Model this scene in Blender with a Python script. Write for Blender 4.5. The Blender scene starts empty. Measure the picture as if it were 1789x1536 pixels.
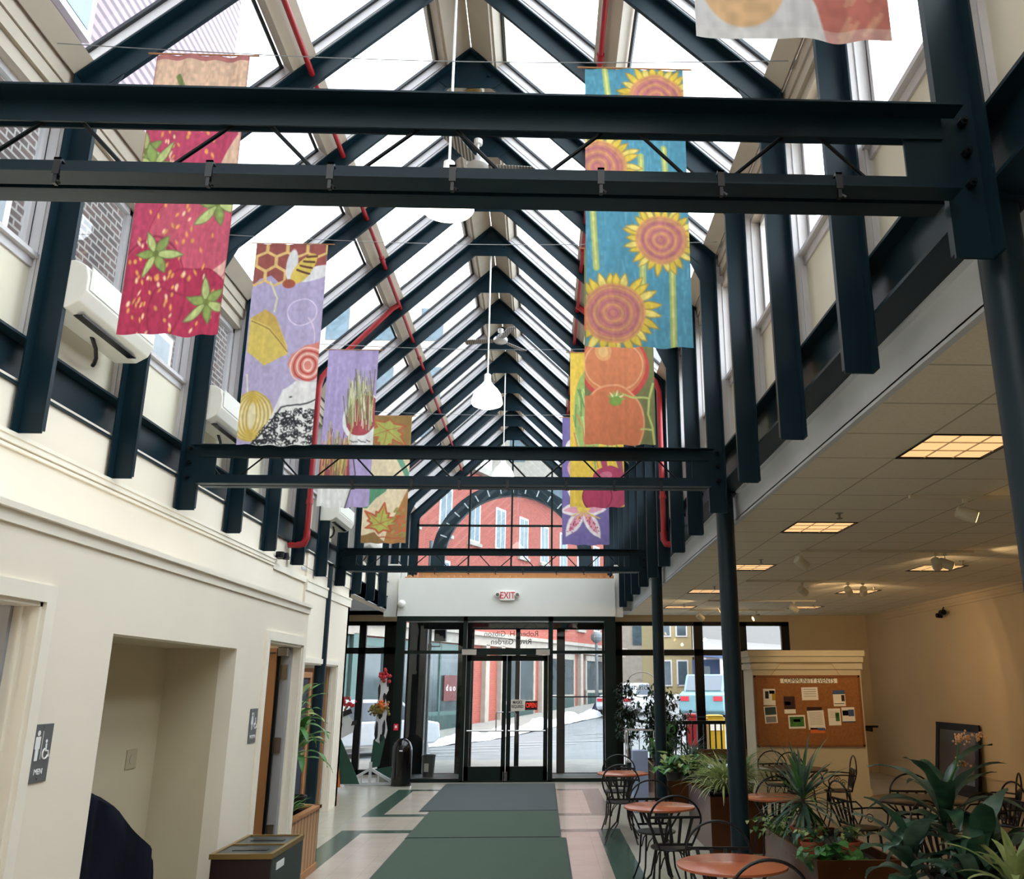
import bpy, math, random
import numpy as np
from mathutils import Vector, Matrix
random.seed(7)
C = bpy.context.scene.collection
SC = bpy.context.scene
R = math.radians
def lin(c):
    return tuple(((x/255)/12.92 if x/255 <= .04045 else ((x/255+.055)/1.055)**2.4) for x in c)

# ------------------------------------------------------------------ camera
cam_d = bpy.data.cameras.new('camera'); cam = bpy.data.objects.new('camera', cam_d); C.objects.link(cam)
SC.camera = cam
F_PX, CX, PITCH, YAW, ROLL = 1522.33, 1005.49, 0.275690, 0.0361115, -0.0012958
cam_d.sensor_fit = 'HORIZONTAL'; cam_d.sensor_width = 36
cam_d.lens = F_PX/1789*36
cam_d.shift_x = (894.5-CX)/1789
cam_d.clip_end = 400
cy, sy = math.cos(YAW), math.sin(YAW)
fw = Vector((sy*math.cos(PITCH), cy*math.cos(PITCH), math.sin(PITCH)))
rt = Vector((cy, -sy, 0)); up = rt.cross(fw)
rt2 = math.cos(ROLL)*rt+math.sin(ROLL)*up; up2 = -math.sin(ROLL)*rt+math.cos(ROLL)*up
cam.matrix_world = Matrix(((rt2.x, up2.x, -fw.x, 0), (rt2.y, up2.y, -fw.y, 0), (rt2.z, up2.z, -fw.z, 1.825), (0, 0, 0, 1)))

# ------------------------------------------------------------------ sky, sun, exposure
w = bpy.data.worlds.new('overcast_sky'); SC.world = w; w.use_nodes = True
nt = w.node_tree; bg = nt.nodes['Background']
tc = nt.nodes.new('ShaderNodeTexCoord'); sep = nt.nodes.new('ShaderNodeSeparateXYZ')
mr = nt.nodes.new('ShaderNodeMapRange'); mr.inputs[1].default_value = -.1; mr.inputs[2].default_value = .9
mix = nt.nodes.new('ShaderNodeMix'); mix.data_type = 'RGBA'
mix.inputs[6].default_value = (.80, .86, .95, 1); mix.inputs[7].default_value = (.97, .985, 1, 1)
nt.links.new(tc.outputs['Generated'], sep.inputs[0]); nt.links.new(sep.outputs['Z'], mr.inputs[0])
nt.links.new(mr.outputs[0], mix.inputs[0]); nt.links.new(mix.outputs[2], bg.inputs['Color'])
bg.inputs['Strength'].default_value = 1.55
SC.view_settings.view_transform = 'Standard'; SC.view_settings.look = 'None'
SC.view_settings.gamma = 1; SC.view_settings.use_curve_mapping = False
SC.view_settings.exposure = 2.22
SC.cycles.max_bounces = 10; SC.cycles.diffuse_bounces = 5; SC.cycles.transparent_max_bounces = 20
SC.cycles.glossy_bounces = 4; SC.cycles.sample_clamp_indirect = 6

# ------------------------------------------------------------------ materials
M = {}
def mat(name, rgb, rough=.6, metal=0, var=.06, scale=6, bump=0, bscale=60, spec=.5, emit=None, es=0, srgb=True):
    m = bpy.data.materials.new(name); m.use_nodes = True; n = m.node_tree; b = n.nodes['Principled BSDF']
    col = lin(rgb) if srgb else rgb
    if var:
        nz = n.nodes.new('ShaderNodeTexNoise'); nz.inputs['Scale'].default_value = scale; nz.inputs['Detail'].default_value = 5
        tcn = n.nodes.new('ShaderNodeTexCoord'); n.links.new(tcn.outputs['Object'], nz.inputs['Vector'])
        r = n.nodes.new('ShaderNodeValToRGB')
        r.color_ramp.elements[0].position = .3; r.color_ramp.elements[1].position = .7
        r.color_ramp.elements[0].color = (*[max(0, c*(1-var)) for c in col], 1)
        r.color_ramp.elements[1].color = (*[min(1, c*(1+var)) for c in col], 1)
        n.links.new(nz.outputs['Fac'], r.inputs[0]); n.links.new(r.outputs[0], b.inputs['Base Color'])
    else: b.inputs['Base Color'].default_value = (*col, 1)
    b.inputs['Roughness'].default_value = rough; b.inputs['Metallic'].default_value = metal
    b.inputs['Specular IOR Level'].default_value = spec
    if bump:
        nb = n.nodes.new('ShaderNodeTexNoise'); nb.inputs['Scale'].default_value = bscale
        bp = n.nodes.new('ShaderNodeBump'); bp.inputs['Strength'].default_value = bump; bp.inputs['Distance'].default_value = .01
        tcb = n.nodes.new('ShaderNodeTexCoord'); n.links.new(tcb.outputs['Object'], nb.inputs['Vector'])
        n.links.new(nb.outputs['Fac'], bp.inputs['Height']); n.links.new(bp.outputs[0], b.inputs['Normal'])
    if emit:
        b.inputs['Emission Color'].default_value = (*lin(emit), 1); b.inputs['Emission Strength'].default_value = es
    M[name] = m; return m
def banded(name, c1, c2, axis='X', freq=10, rough=.6, distort=0, thin=.5, wavescale=None):
    """two-colour bands (wood boards, ribbed metal) from a wave texture on object coordinates"""
    m = bpy.data.materials.new(name); m.use_nodes = True; n = m.node_tree; b = n.nodes['Principled BSDF']
    wv = n.nodes.new('ShaderNodeTexWave'); wv.bands_direction = axis; wv.inputs['Scale'].default_value = freq
    wv.inputs['Distortion'].default_value = distort; wv.inputs['Detail'].default_value = 3
    tcn = n.nodes.new('ShaderNodeTexCoord'); n.links.new(tcn.outputs['Object'], wv.inputs['Vector'])
    r = n.nodes.new('ShaderNodeValToRGB'); r.color_ramp.elements[0].position = max(0, thin-.2); r.color_ramp.elements[1].position = min(1, thin+.2)
    r.color_ramp.elements[0].color = (*lin(c1), 1); r.color_ramp.elements[1].color = (*lin(c2), 1)
    n.links.new(wv.outputs['Fac'], r.inputs[0]); n.links.new(r.outputs[0], b.inputs['Base Color'])
    b.inputs['Roughness'].default_value = rough
    M[name] = m; return m
def brick(name, c1, c2, mortar, scale=1, w=.22, h=.075, ms=.012, rot=None, rough=.85):
    m = bpy.data.materials.new(name); m.use_nodes = True; n = m.node_tree; b = n.nodes['Principled BSDF']
    t = n.nodes.new('ShaderNodeTexBrick'); tcn = n.nodes.new('ShaderNodeTexCoord'); sp = n.nodes.new('ShaderNodeSeparateXYZ'); cb = n.nodes.new('ShaderNodeCombineXYZ')
    dt = n.nodes.new('ShaderNodeVectorMath'); dt.operation = 'DOT_PRODUCT'; dt.inputs[1].default_value = (rot[0], rot[1], 0)
    n.links.new(tcn.outputs['Object'], sp.inputs[0]); n.links.new(tcn.outputs['Object'], dt.inputs[0])
    n.links.new(dt.outputs['Value'], cb.inputs[0]); n.links.new(sp.outputs['Z'], cb.inputs[1]); n.links.new(cb.outputs[0], t.inputs['Vector'])
    t.inputs['Color1'].default_value = (*lin(c1), 1); t.inputs['Color2'].default_value = (*lin(c2), 1); t.inputs['Mortar'].default_value = (*lin(mortar), 1)
    t.inputs['Scale'].default_value = scale; t.inputs['Brick Width'].default_value = w; t.inputs['Row Height'].default_value = h; t.inputs['Mortar Size'].default_value = ms
    n.links.new(t.outputs['Color'], b.inputs['Base Color']); b.inputs['Roughness'].default_value = rough
    M[name] = m; return m
def glass(name, tint=(.93, .96, .97), ior=1.45, rough=.01):
    m = bpy.data.materials.new(name); m.use_nodes = True; n = m.node_tree; n.nodes.remove(n.nodes['Principled BSDF'])
    out = n.nodes['Material Output']; tr = n.nodes.new('ShaderNodeBsdfTransparent'); gl = n.nodes.new('ShaderNodeBsdfGlossy')
    lw = n.nodes.new('ShaderNodeLayerWeight'); lw.inputs[0].default_value = .5; pw = n.nodes.new('ShaderNodeMath'); pw.operation = 'POWER'; pw.inputs[1].default_value = 5
    fr = n.nodes.new('ShaderNodeMath'); fr.operation = 'MULTIPLY_ADD'; fr.inputs[1].default_value = .85; fr.inputs[2].default_value = .035; mx = n.nodes.new('ShaderNodeMixShader')
    n.links.new(lw.outputs['Facing'], pw.inputs[0]); n.links.new(pw.outputs[0], fr.inputs[0])
    tr.inputs[0].default_value = (*tint, 1); gl.inputs['Roughness'].default_value = rough
    n.links.new(fr.outputs[0], mx.inputs[0]); n.links.new(tr.outputs[0], mx.inputs[1]); n.links.new(gl.outputs[0], mx.inputs[2])
    n.links.new(mx.outputs[0], out.inputs[0]); M[name] = m; return m
def cloth(name):
    """painted fabric: colour attribute 'dye', part of the light passes through"""
    m = bpy.data.materials.new(name); m.use_nodes = True; n = m.node_tree; n.nodes.remove(n.nodes['Principled BSDF'])
    out = n.nodes['Material Output']; at = n.nodes.new('ShaderNodeVertexColor'); at.layer_name = 'dye'
    d = n.nodes.new('ShaderNodeBsdfDiffuse'); t = n.nodes.new('ShaderNodeBsdfTranslucent'); mx = n.nodes.new('ShaderNodeMixShader')
    mx.inputs[0].default_value = .35
    for s_ in (d, t): n.links.new(at.outputs['Color'], s_.inputs['Color'])
    n.links.new(d.outputs[0], mx.inputs[1]); n.links.new(t.outputs[0], mx.inputs[2]); n.links.new(mx.outputs[0], out.inputs[0])
    M[name] = m; return m
def leafmat(name, rgb, rgb2=None, rough=.4, stripe=False):
    """leaf: colour attribute 'dye' holds vein/stripe pattern"""
    m = bpy.data.materials.new(name); m.use_nodes = True; n = m.node_tree; b = n.nodes['Principled BSDF']
    out = n.nodes['Material Output']
    nz = n.nodes.new('ShaderNodeTexNoise'); nz.inputs['Scale'].default_value = 9
    r = n.nodes.new('ShaderNodeValToRGB'); r.color_ramp.elements[0].position = .35; r.color_ramp.elements[1].position = .65
    r.color_ramp.elements[0].color = (*lin(rgb), 1); r.color_ramp.elements[1].color = (*lin(rgb2 or rgb), 1)
    tcn = n.nodes.new('ShaderNodeTexCoord'); n.links.new(tcn.outputs['Object'], nz.inputs['Vector'])
    n.links.new(nz.outputs['Fac'], r.inputs[0]); n.links.new(r.outputs[0], b.inputs['Base Color'])
    b.inputs['Roughness'].default_value = rough
    t = n.nodes.new('ShaderNodeBsdfTranslucent'); mx = n.nodes.new('ShaderNodeMixShader'); mx.inputs[0].default_value = .22
    n.links.new(r.outputs[0], t.inputs[0]); n.links.new(b.outputs[0], mx.inputs[1]); n.links.new(t.outputs[0], mx.inputs[2])
    n.links.new(mx.outputs[0], out.inputs[0]); M[name] = m; return m

mat('steel', (11, 33, 42), .42, 0, .10, 3, .03, 40, .22)
mat('steel_column', (13, 35, 44), .38, 0, .10, 3, spec=.3)
mat('steel_dark', (7, 12, 15), .5, 0, .1, spec=.2)
mat('frame_green', (7, 24, 20), .35, 0, .1, spec=.3)
mat('frame_black', (5, 7, 8), .4, 0, .1, spec=.25)
mat('white_paint', (206, 202, 202), .5, 0, .03, 5)
mat('beige_paint', (182, 170, 152), .6, 0, .06, 4)
mat('wall_cream', (234, 224, 206), .7, 0, .025, 1.2, .02, 90)
mat('trim_cream', (238, 230, 214), .5, 0, .02)
mat('wall_white', (218, 218, 212), .7, 0, .03, 1.5)
mat('wall_tan', (204, 180, 144), .75, 0, .04, 1.0)
mat('alcove_tan', (200, 188, 160), .75, 0, .03, 1.0)
mat('fascia', (192, 196, 200), .65, 0, .06, 1.5)
mat('panel_cream', (226, 218, 196), .6, 0, .03, 2)
mat('red_pipe', (150, 28, 34), .35, 0, .08)
mat('chrome', (190, 192, 195), .22, 1, 0)
mat('nickel', (130, 124, 116), .35, 1, .1)
mat('white_plastic', (228, 228, 222), .35, 0, .02)
mat('ac_white', (224, 222, 212), .4, 0, .02)
mat('black_plastic', (8, 8, 10), .35, 0, .1)
mat('black_gloss', (6, 7, 9), .12, 0, 0)
mat('gasket', (40, 44, 48), .5, 0, .1)
mat('wire', (150, 152, 155), .4, .6, 0)
mat('fan_metal', (196, 194, 190), .35, .2, .02)
banded('fan_blade', (60, 56, 50), (150, 142, 130), 'X', 9, .4, 0, .5)
mat('mat_green', (54, 71, 58), .95, 0, .16, 90, .3, 300)
mat('mat_grey', (64, 72, 74), .95, 0, .16, 90, .3, 300)
mat('mat_edge', (34, 36, 36), .7)
mat('iron', (11, 10, 12), .4, .2, .1)
mat('table_copper', (168, 92, 60), .25, 0, .10, 5)
mat('table_dark', (44, 32, 28), .25, 0, .1, 5)
mat('copper_box', (92, 54, 30), .24, .55, .18, 4)
mat('soil', (38, 28, 22), .95, 0, .3, 60)
mat('terracotta', (165, 82, 52), .75, 0, .1)
mat('pot_black', (18, 19, 22), .4)
mat('cork', (140, 90, 46), .9, 0, .14, 30)
mat('cork_frame', (122, 70, 34), .6, 0, .14, 12)
mat('paper', (226, 220, 208), .7, 0, .02)
mat('ink', (30, 28, 30), .8, 0, 0)
mat('wood_pine', (166, 112, 64), .5, 0, .1, 8)
banded('planter_wood', (128, 88, 56), (178, 136, 92), 'Y', 2.6, .6, .6, .2)
mat('door_brown', (150, 104, 62), .5, 0, .08, 4)
mat('door_grey', (150, 150, 152), .5, 0, .03)
mat('chalkboard', (26, 28, 54), .6, 0, .1)
mat('cloth_blue', (3, 6, 24), .8, 0, .5, 5, .4, 14, .12)
mat('bin_brown', (36, 18, 18), .4)
mat('bin_grey', (52, 58, 58), .35)
mat('bin_gold', (140, 112, 62), .35, .4, .05)
mat('sign_grey', (92, 94, 94), .5, 0, .02)
mat('sign_white', (235, 235, 235), .6, 0, 0)
mat('sign_red', (150, 22, 40), .5, 0, 0, emit=(220, 30, 60), es=.08); mat('neon_red', (120, 20, 20), .5, 0, 0, emit=(255, 60, 40), es=.22); mat('sign_maroon', (92, 34, 36), .5, 0, .05); mat('cabinet_cream', (190, 178, 150), .6, 0, .03, 2)
mat('sign_dark', (46, 12, 12), .4)
mat('outlet', (176, 164, 136), .5, 0, 0)
mat('ceiling_tile', (222, 212, 190), .9, 0, .05, 50, .15, 300)
mat('ceiling_grid', (176, 166, 146), .6, 0, 0)
mat('lamp_white', (240, 238, 230), .3, 0, 0, emit=(255, 250, 238), es=1.1)
mat('shade_unlit', (240, 238, 232), .3, 0, 0)
mat('spot_body', (205, 196, 172), .4, 0, 0)
mat('bulb', (255, 230, 170), .3, 0, 0, emit=(255, 196, 110), es=3.5)
mat('lens_warm', (120, 100, 76), .4, 0, .06, 3, emit=(255, 198, 136), es=.25)
mat('pedestal_blue', (150, 164, 196), .5, 0, .04)
mat('red_box', (140, 16, 28), .4, 0, .05); mat('yellow_box', (176, 140, 16), .4, 0, .05)
mat('glass_mirror', (62, 64, 46), .22, 0, .1, 2)  # olive base colour stands in for the greenish reflection in the glass
mat('tape_blue', (40, 92, 150), .6)
mat('heater_black', (20, 20, 20), .5)
# outside
brick('brick_red', (150, 70, 56), (134, 60, 50), (146, 92, 80), 1, .24, .08, .008, (.412, .911))
brick('brick_brown', (72, 52, 46), (50, 38, 36), (120, 116, 112), 1, .24, .09, .014, (0, 1))
banded('corrugated', (62, 40, 50), (128, 100, 112), 'Z', 2.0, .5, 0, .4)
mat('teal_shop', (62, 88, 84), .5, 0, .1, 2); mat('teal_dark', (32, 58, 56), .5, 0, .1, 2)
mat('stone_trim', (148, 140, 130), .8, 0, .12, 3)
mat('road', (108, 110, 112), .9, 0, .10, 1.2); mat('road_line', (160, 160, 158), .8); mat('sidewalk', (128, 125, 120), .9, 0, .12, 2)
mat('snow', (214, 216, 220), .8, 0, .02, 6, .6, 9); mat('grey_pole', (92, 94, 96), .5); mat('shop_glass', (60, 70, 73), .12, 0, .3, 1.5)
mat('window_slate', (66, 84, 92), .2, 0, .3, 3)
mat('car_white', (186, 188, 192), .25); mat('car_glass', (70, 80, 92), .1); mat('tyre', (20, 20, 22), .8)
mat('car_blue', (100, 134, 142), .3)
mat('house_yellow', (160, 146, 106), .7, 0, .05); mat('house_blue', (58, 78, 116), .6, 0, .1); mat('shingle', (126, 124, 122), .9, 0, .2, 30)
mat('bark', (92, 78, 74), .9, 0, .2, 20)
mat('steel_arch', (42, 54, 60), .45, 0, .1)
glass('pane'); glass('pane_roof', (.93, .97, .99)); glass('pane_dull', (.80, .86, .88))
cloth('banner_cloth')
leafmat('leaf_deep', (34, 64, 50), (62, 98, 74), .28); leafmat('leaf_mid', (52, 104, 48), (84, 140, 66), .4)
leafmat('leaf_pale', (130, 156, 92), (182, 192, 128), .45); leafmat('leaf_blue', (62, 92, 78), (104, 128, 108), .5)
leafmat('leaf_ficus', (16, 30, 20), (30, 50, 30), .45); leafmat('leaf_cream', (206, 206, 160), (150, 176, 100), .45)
mat('flower_peach', (226, 170, 116), .6, 0, .15, 30); mat('flower_red', (176, 34, 44), .6); mat('flower_orange', (214, 104, 40), .6)
mat('flower_olive', (120, 104, 44), .7, 0, .3, 30)
mat('cow_white', (205, 206, 208), .6); mat('cow_black', (14, 14, 16), .6); mat('cow_green', (24, 70, 56), .6, 0, .1)

# ------------------------------------------------------------------ mesh helpers
ORG = {}
class MB:
    def __init__(s): s.v = []; s.f = []; s.m = []; s.n = 0
    def add(s, v, f, mi=0):
        b = s.n; s.v += [tuple(p) for p in v]; s.n += len(v)
        s.f += [tuple(b+i for i in q) for q in f]; s.m += [mi]*len(f); return s
    def box(s, x0, x1, y0, y1, z0, z1, mi=0):
        if x0 > x1: x0, x1 = x1, x0
        if y0 > y1: y0, y1 = y1, y0
        if z0 > z1: z0, z1 = z1, z0
        return s.add([(x0, y0, z0), (x1, y0, z0), (x1, y1, z0), (x0, y1, z0), (x0, y0, z1), (x1, y0, z1), (x1, y1, z1), (x0, y1, z1)],
                     [(0, 3, 2, 1), (4, 5, 6, 7), (0, 1, 5, 4), (1, 2, 6, 5), (2, 3, 7, 6), (3, 0, 4, 7)], mi)
    def bar(s, p0, p1, a, b, up=(0, 0, 1), mi=0):
        """rectangular bar from p0 to p1, a wide (sideways), b high (along up)"""
        p0, p1 = Vector(p0), Vector(p1); d = (p1-p0).normalized(); u = Vector(up)
        sd = d.cross(u)
        if sd.length < 1e-5: sd = d.cross(Vector((1, 0, 0)))
        sd.normalize(); u = sd.cross(d).normalized(); v = []
        for p in (p0, p1):
            for (i, j) in ((-1, -1), (1, -1), (1, 1), (-1, 1)): v.append(p+sd*i*a/2+u*j*b/2)
        return s.add(v, [(3, 2, 1, 0), (4, 5, 6, 7), (0, 1, 5, 4), (1, 2, 6, 5), (2, 3, 7, 6), (3, 0, 4, 7)], mi)
    def tube(s, pts, r, n=8, mi=0, closed=False):
        pts = [Vector(p) for p in pts]; k = len(pts); rr = r if isinstance(r, (list, tuple)) else [r]*k; v = []; last = None
        for i, p in enumerate(pts):
            a = pts[(i-1) % k] if (closed or i > 0) else p; b = pts[(i+1) % k] if (closed or i < k-1) else p
            d = (b-a).normalized()
            if last is None:
                u = Vector((0, 0, 1)) if abs(d.z) < .9 else Vector((1, 0, 0))
            else: u = last
            u = (u-d*u.dot(d)).normalized(); last = u; w_ = d.cross(u)
            for j in range(n):
                t = 2*math.pi*j/n; v.append(p+(u*math.cos(t)+w_*math.sin(t))*rr[i])
        f = []
        for i in range(k if closed else k-1):
            for j in range(n):
                f.append((i*n+j, i*n+(j+1) % n, ((i+1) % k)*n+(j+1) % n, ((i+1) % k)*n+j))
        if not closed: f += [tuple(range(n))[::-1], tuple((k-1)*n+j for j in range(n))]
        return s.add(v, f, mi)
    def lathe(s, prof, c=(0, 0, 0), n=24, mi=0, sx=1, sy=1, axis='z'):
        v = []; f = []; k = len(prof)
        for (r, z) in prof:
            for j in range(n):
                t = 2*math.pi*j/n; a, b = r*math.cos(t)*sx, r*math.sin(t)*sy
                if axis == 'z': v.append((c[0]+a, c[1]+b, c[2]+z))
                elif axis == 'y': v.append((c[0]+a, c[1]+z, c[2]+b))
                else: v.append((c[0]+z, c[1]+a, c[2]+b))
        for i in range(k-1):
            for j in range(n): f.append((i*n+j, i*n+(j+1) % n, (i+1)*n+(j+1) % n, (i+1)*n+j))
        f.append(tuple(range(n))[::-1]); f.append(tuple((k-1)*n+j for j in range(n)))
        return s.add(v, f, mi)
    def prism(s, poly, axis, t0, t1, mi=0):
        k = len(poly); v = []
        for t in (t0, t1):
            for (a, b) in poly:
                v.append((a, t, b) if axis == 'y' else (t, a, b) if axis == 'x' else (a, b, t))
        f = [tuple(range(k)), tuple(range(2*k-1, k-1, -1))]+[(i, i+k, (i+1) % k+k, (i+1) % k) for i in range(k)]
        return s.add(v, f, mi)
    def ball(s, c, r, n=10, mi=0, sz=1):
        m = max(4, n//2); prof = [(max(1e-4, r*math.sin(math.pi*i/m)), -r*sz*math.cos(math.pi*i/m)) for i in range(m+1)]
        return s.lathe(prof, c, n, mi)
    def xf(s, mtx, i0=0):
        s.v[i0:] = [tuple(mtx @ Vector(p)) for p in s.v[i0:]]; return s
    def build(s, name, mats, parent=None, smooth=False, bevel=0, label=None):
        off = ORG.get(parent.name, Vector((0, 0, 0))) if parent else Vector((0, 0, 0))
        me = bpy.data.meshes.new(name); me.from_pydata([(x-off.x, y-off.y, z-off.z) for x, y, z in s.v], [], s.f)
        mats = mats if isinstance(mats, (list, tuple)) else [mats]
        for q in mats: me.materials.append(M[q] if isinstance(q, str) else q)
        if len(mats) > 1: me.polygons.foreach_set('material_index', s.m)
        if smooth: me.polygons.foreach_set('use_smooth', [True]*len(me.polygons))
        me.update()
        o = bpy.data.objects.new(name, me); C.objects.link(o)
        if parent: o.parent = parent; ORG[o.name] = off
        if smooth:
            try: me.set_sharp_from_angle(angle=R(40))
            except Exception: pass
        if bevel:
            b = o.modifiers.new('bevel', 'BEVEL'); b.width = bevel; b.segments = 2; b.limit_method = 'ANGLE'
        if label: o['label'] = label
        return o
def tag(o, label, cat, group=None, kind=None):
    o['label'] = label; o['category'] = cat
    if group: o['group'] = group
    if kind: o['kind'] = kind
    return o
def thing(name, label, cat, loc=(0, 0, 0), group=None):
    o = bpy.data.objects.new(name, None); C.objects.link(o); o.location = loc; o.empty_display_size = .1
    ORG[o.name] = Vector(loc); return tag(o, label, cat, group)
def struct(name, mb, m, parent=None, **k):
    o = mb.build(name, m, parent, **k)
    if not parent: o['kind'] = 'structure'
    return o
def dup(root, loc, rotz=0, label=None, group=None, scale=None):
    def cp(o, par):
        c = o.copy(); C.objects.link(c); c.parent = par
        for ch in kids[o.name]: cp(ch, c)
        return c
    kids = {}
    def walk(o):
        kids[o.name] = list(o.children)
        for c in o.children: walk(c)
    walk(root); r = cp(root, None); r.location = loc; r.rotation_euler = (0, 0, rotz)
    if scale: r.scale = (scale,)*3
    if label: r['label'] = label
    if group: r['group'] = group
    return r
def text(s_, size, m, parent, loc, rot, name='lettering', ext=.001, align='CENTER', sx=1, extra=0):
    """lettering turned into mesh; loc in world, local origin handled like MB.build"""
    cu = bpy.data.curves.new('t', 'FONT'); cu.body = s_; cu.size = size; cu.extrude = ext; cu.align_x = align; cu.align_y = 'CENTER'
    cu.offset = extra
    ob = bpy.data.objects.new('t', cu); C.objects.link(ob); dg = bpy.context.evaluated_depsgraph_get()
    me = bpy.data.meshes.new_from_object(ob.evaluated_get(dg)); bpy.data.objects.remove(ob)
    off = ORG.get(parent.name, Vector((0, 0, 0))) if parent else Vector((0, 0, 0))
    mt = Matrix.Translation(Vector(loc)-off) @ rot @ Matrix.Diagonal((sx, 1, 1, 1))
    me.transform(mt); me.materials.clear(); me.materials.append(M[m])
    o = bpy.data.objects.new(name, me); C.objects.link(o)
    if parent: o.parent = parent; ORG[o.name] = off
    return o
def Rx(a): return Matrix.Rotation(R(a), 4, 'X')
def Ry(a): return Matrix.Rotation(R(a), 4, 'Y')
def Rz(a): return Matrix.Rotation(R(a), 4, 'Z')
ORD = ['zeroth', 'first', 'second', 'third', 'fourth', 'fifth', 'sixth', 'seventh', 'eighth', 'ninth', 'tenth', 'eleventh', 'twelfth', 'thirteenth',
       'fourteenth', 'fifteenth', 'sixteenth', 'seventeenth', 'eighteenth', 'nineteenth', 'twentieth']
FY = lambda i: 2.826+1.219*(i-1)
# ================================================================== FLOOR
XL, XR = -3.27, 7.36          # upper left wall, right wall of the side room
YB, YW, YG = -3.2, 20.07, FY(16)   # back end, window wall, gable
def floor_mat():
    m = bpy.data.materials.new('floor_tiles'); m.use_nodes = True; n = m.node_tree; b = n.nodes['Principled BSDF']
    N = n.nodes.new; L = n.links.new
    tcn = N('ShaderNodeTexCoord'); sp = N('ShaderNodeSeparateXYZ'); L(tcn.outputs['Object'], sp.inputs[0])
    t = N('ShaderNodeTexBrick'); t.offset = 0; L(tcn.outputs['Object'], t.inputs['Vector'])
    t.inputs['Scale'].default_value = 1; t.inputs['Brick Width'].default_value = .3048; t.inputs['Row Height'].default_value = .3048
    t.inputs['Mortar Size'].default_value = .0022
    t.inputs['Color1'].default_value = (1, 1, 1, 1); t.inputs['Color2'].default_value = (.95, .95, .94, 1); t.inputs['Mortar'].default_value = (.78, .77, .74, 1)
    nz = N('ShaderNodeTexNoise'); nz.inputs['Scale'].default_value = 2.2; nz.inputs['Detail'].default_value = 6; nz.inputs['Distortion'].default_value = .8
    L(tcn.outputs['Object'], nz.inputs['Vector'])
    r = N('ShaderNodeValToRGB'); r.color_ramp.elements[0].position = .35; r.color_ramp.elements[1].position = .65
    r.color_ramp.elements[0].color = (.93, .93, .93, 1); r.color_ramp.elements[1].color = (1, 1, 1, 1); L(nz.outputs['Fac'], r.inputs[0])
    m1 = N('ShaderNodeMix'); m1.data_type = 'RGBA'; m1.blend_type = 'MULTIPLY'; m1.inputs[0].default_value = 1
    L(t.outputs['Color'], m1.inputs[6]); L(r.outputs[0], m1.inputs[7])
    m2 = N('ShaderNodeMix'); m2.data_type = 'RGBA'; m2.blend_type = 'MULTIPLY'; m2.inputs[0].default_value = 1
    L(m1.outputs[2], m2.inputs[6]); base = N('ShaderNodeAttribute'); base.attribute_name = 'dye'; L(base.outputs['Color'], m2.inputs[7])
    L(m2.outputs[2], b.inputs['Base Color']); b.inputs['Roughness'].default_value = .22; b.inputs['Specular IOR Level'].default_value = .45
    M['floor_tiles'] = m
floor_mat()
# inlaid pattern of green tile bands, cut into the floor as faces of one mesh
S_ = 1.1406
xs = sorted({-4.9, XR+.1, *[v*S_ for v in (-2.30, -2.045, .64, .905)], -1.32*S_, -.1*S_})
bands = [(12.05*S_, 17.2), (5.75*S_, 10.97*S_), (-2.2, 4.68*S_)]
bw = .215*S_
ys = sorted({YB, YW, *[v for b_ in bands for v in (b_[0], b_[0]+bw, b_[1]-bw, b_[1])]})
CREAM, GREEN, ROSE, TAUPE = lin((172, 167, 152)), lin((56, 80, 68)), lin((176, 158, 144)), lin((112, 108, 96))
me = bpy.data.meshes.new('floor'); fv = []; ff = []; fc = []
def fcol(x, y):
    o0, o1, o2, o3 = [v*S_ for v in (-2.30, -2.045, .64, .905)]
    for (a, b_) in bands:
        if a < y < b_ and o0 < x < o3:
            if y < a+bw or y > b_-bw or x < o1 or x > o2:
                return TAUPE if (x > -.8 and a > 13) or (x > -.8 and x < o2 and y > b_-bw) else GREEN
            return ROSE if x > -.8 else lin((180, 168, 156))
    if -2.7 < x < 1.3 and 12.0 < y < 14: return lin((176, 164, 150))
    return CREAM
for i in range(len(xs)-1):
    for j in range(len(ys)-1):
        b0 = len(fv); fv += [(xs[i], ys[j], 0), (xs[i+1], ys[j], 0), (xs[i+1], ys[j+1], 0), (xs[i], ys[j+1], 0)]
        ff.append((b0, b0+1, b0+2, b0+3)); fc.append(fcol((xs[i]+xs[i+1])/2, (ys[j]+ys[j+1])/2))
me.from_pydata(fv, [], ff); at_ = me.color_attributes.new('dye', 'FLOAT_COLOR', 'CORNER')
for k, c in enumerate(fc):
    for q in range(4): at_.data[k*4+q].color = (*c, 1)
me.materials.append(M['floor_tiles']); fl = bpy.data.objects.new('floor', me); C.objects.link(fl); fl['kind'] = 'structure'
struct('floor', MB().box(-4.9, XR+.1, YB, YW+.05, -.2, -.004), 'wall_cream')

# ================================================================== WALLS
wl = MB()   # upper left wall behind the steel: plaster up to the beam
wl.box(XL-.2, XL, YB, 10.67, 2.54, 3.66)
wl.box(XL-.2, XL-.03, 10.67, 12.2, 2.2, 3.66)
wl.box(XL-.2, XL, 12.2, 15.04, 2.16, 3.66); wl.box(XL-.2, XL, 8.58, 12.3, 0, 2.56)
wl.box(XL-.2, XL, 14.40, 15.04, 0, 2.16)
wl.box(-4.7, XL-.0, 15.04-.12, 15.04, 0, 3.4)
wl.box(XL-.2, XL, 15.04, YW, 3.36, 4.0)
struct('wall_left', wl, 'wall_cream')
struct('wall_left', MB().box(-4.82, -4.7, 8.5, YW, 0, 3.6), 'wall_white')
struct('wall_left', MB().box(-4.7, -2.3, 8.58-.12, 8.58, 0, 2.5), 'alcove_tan')
WX = -2.25
lo = MB()   # lower wash-room block with two doorways and a drinking-fountain alcove
TOPZ = 2.54
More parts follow.
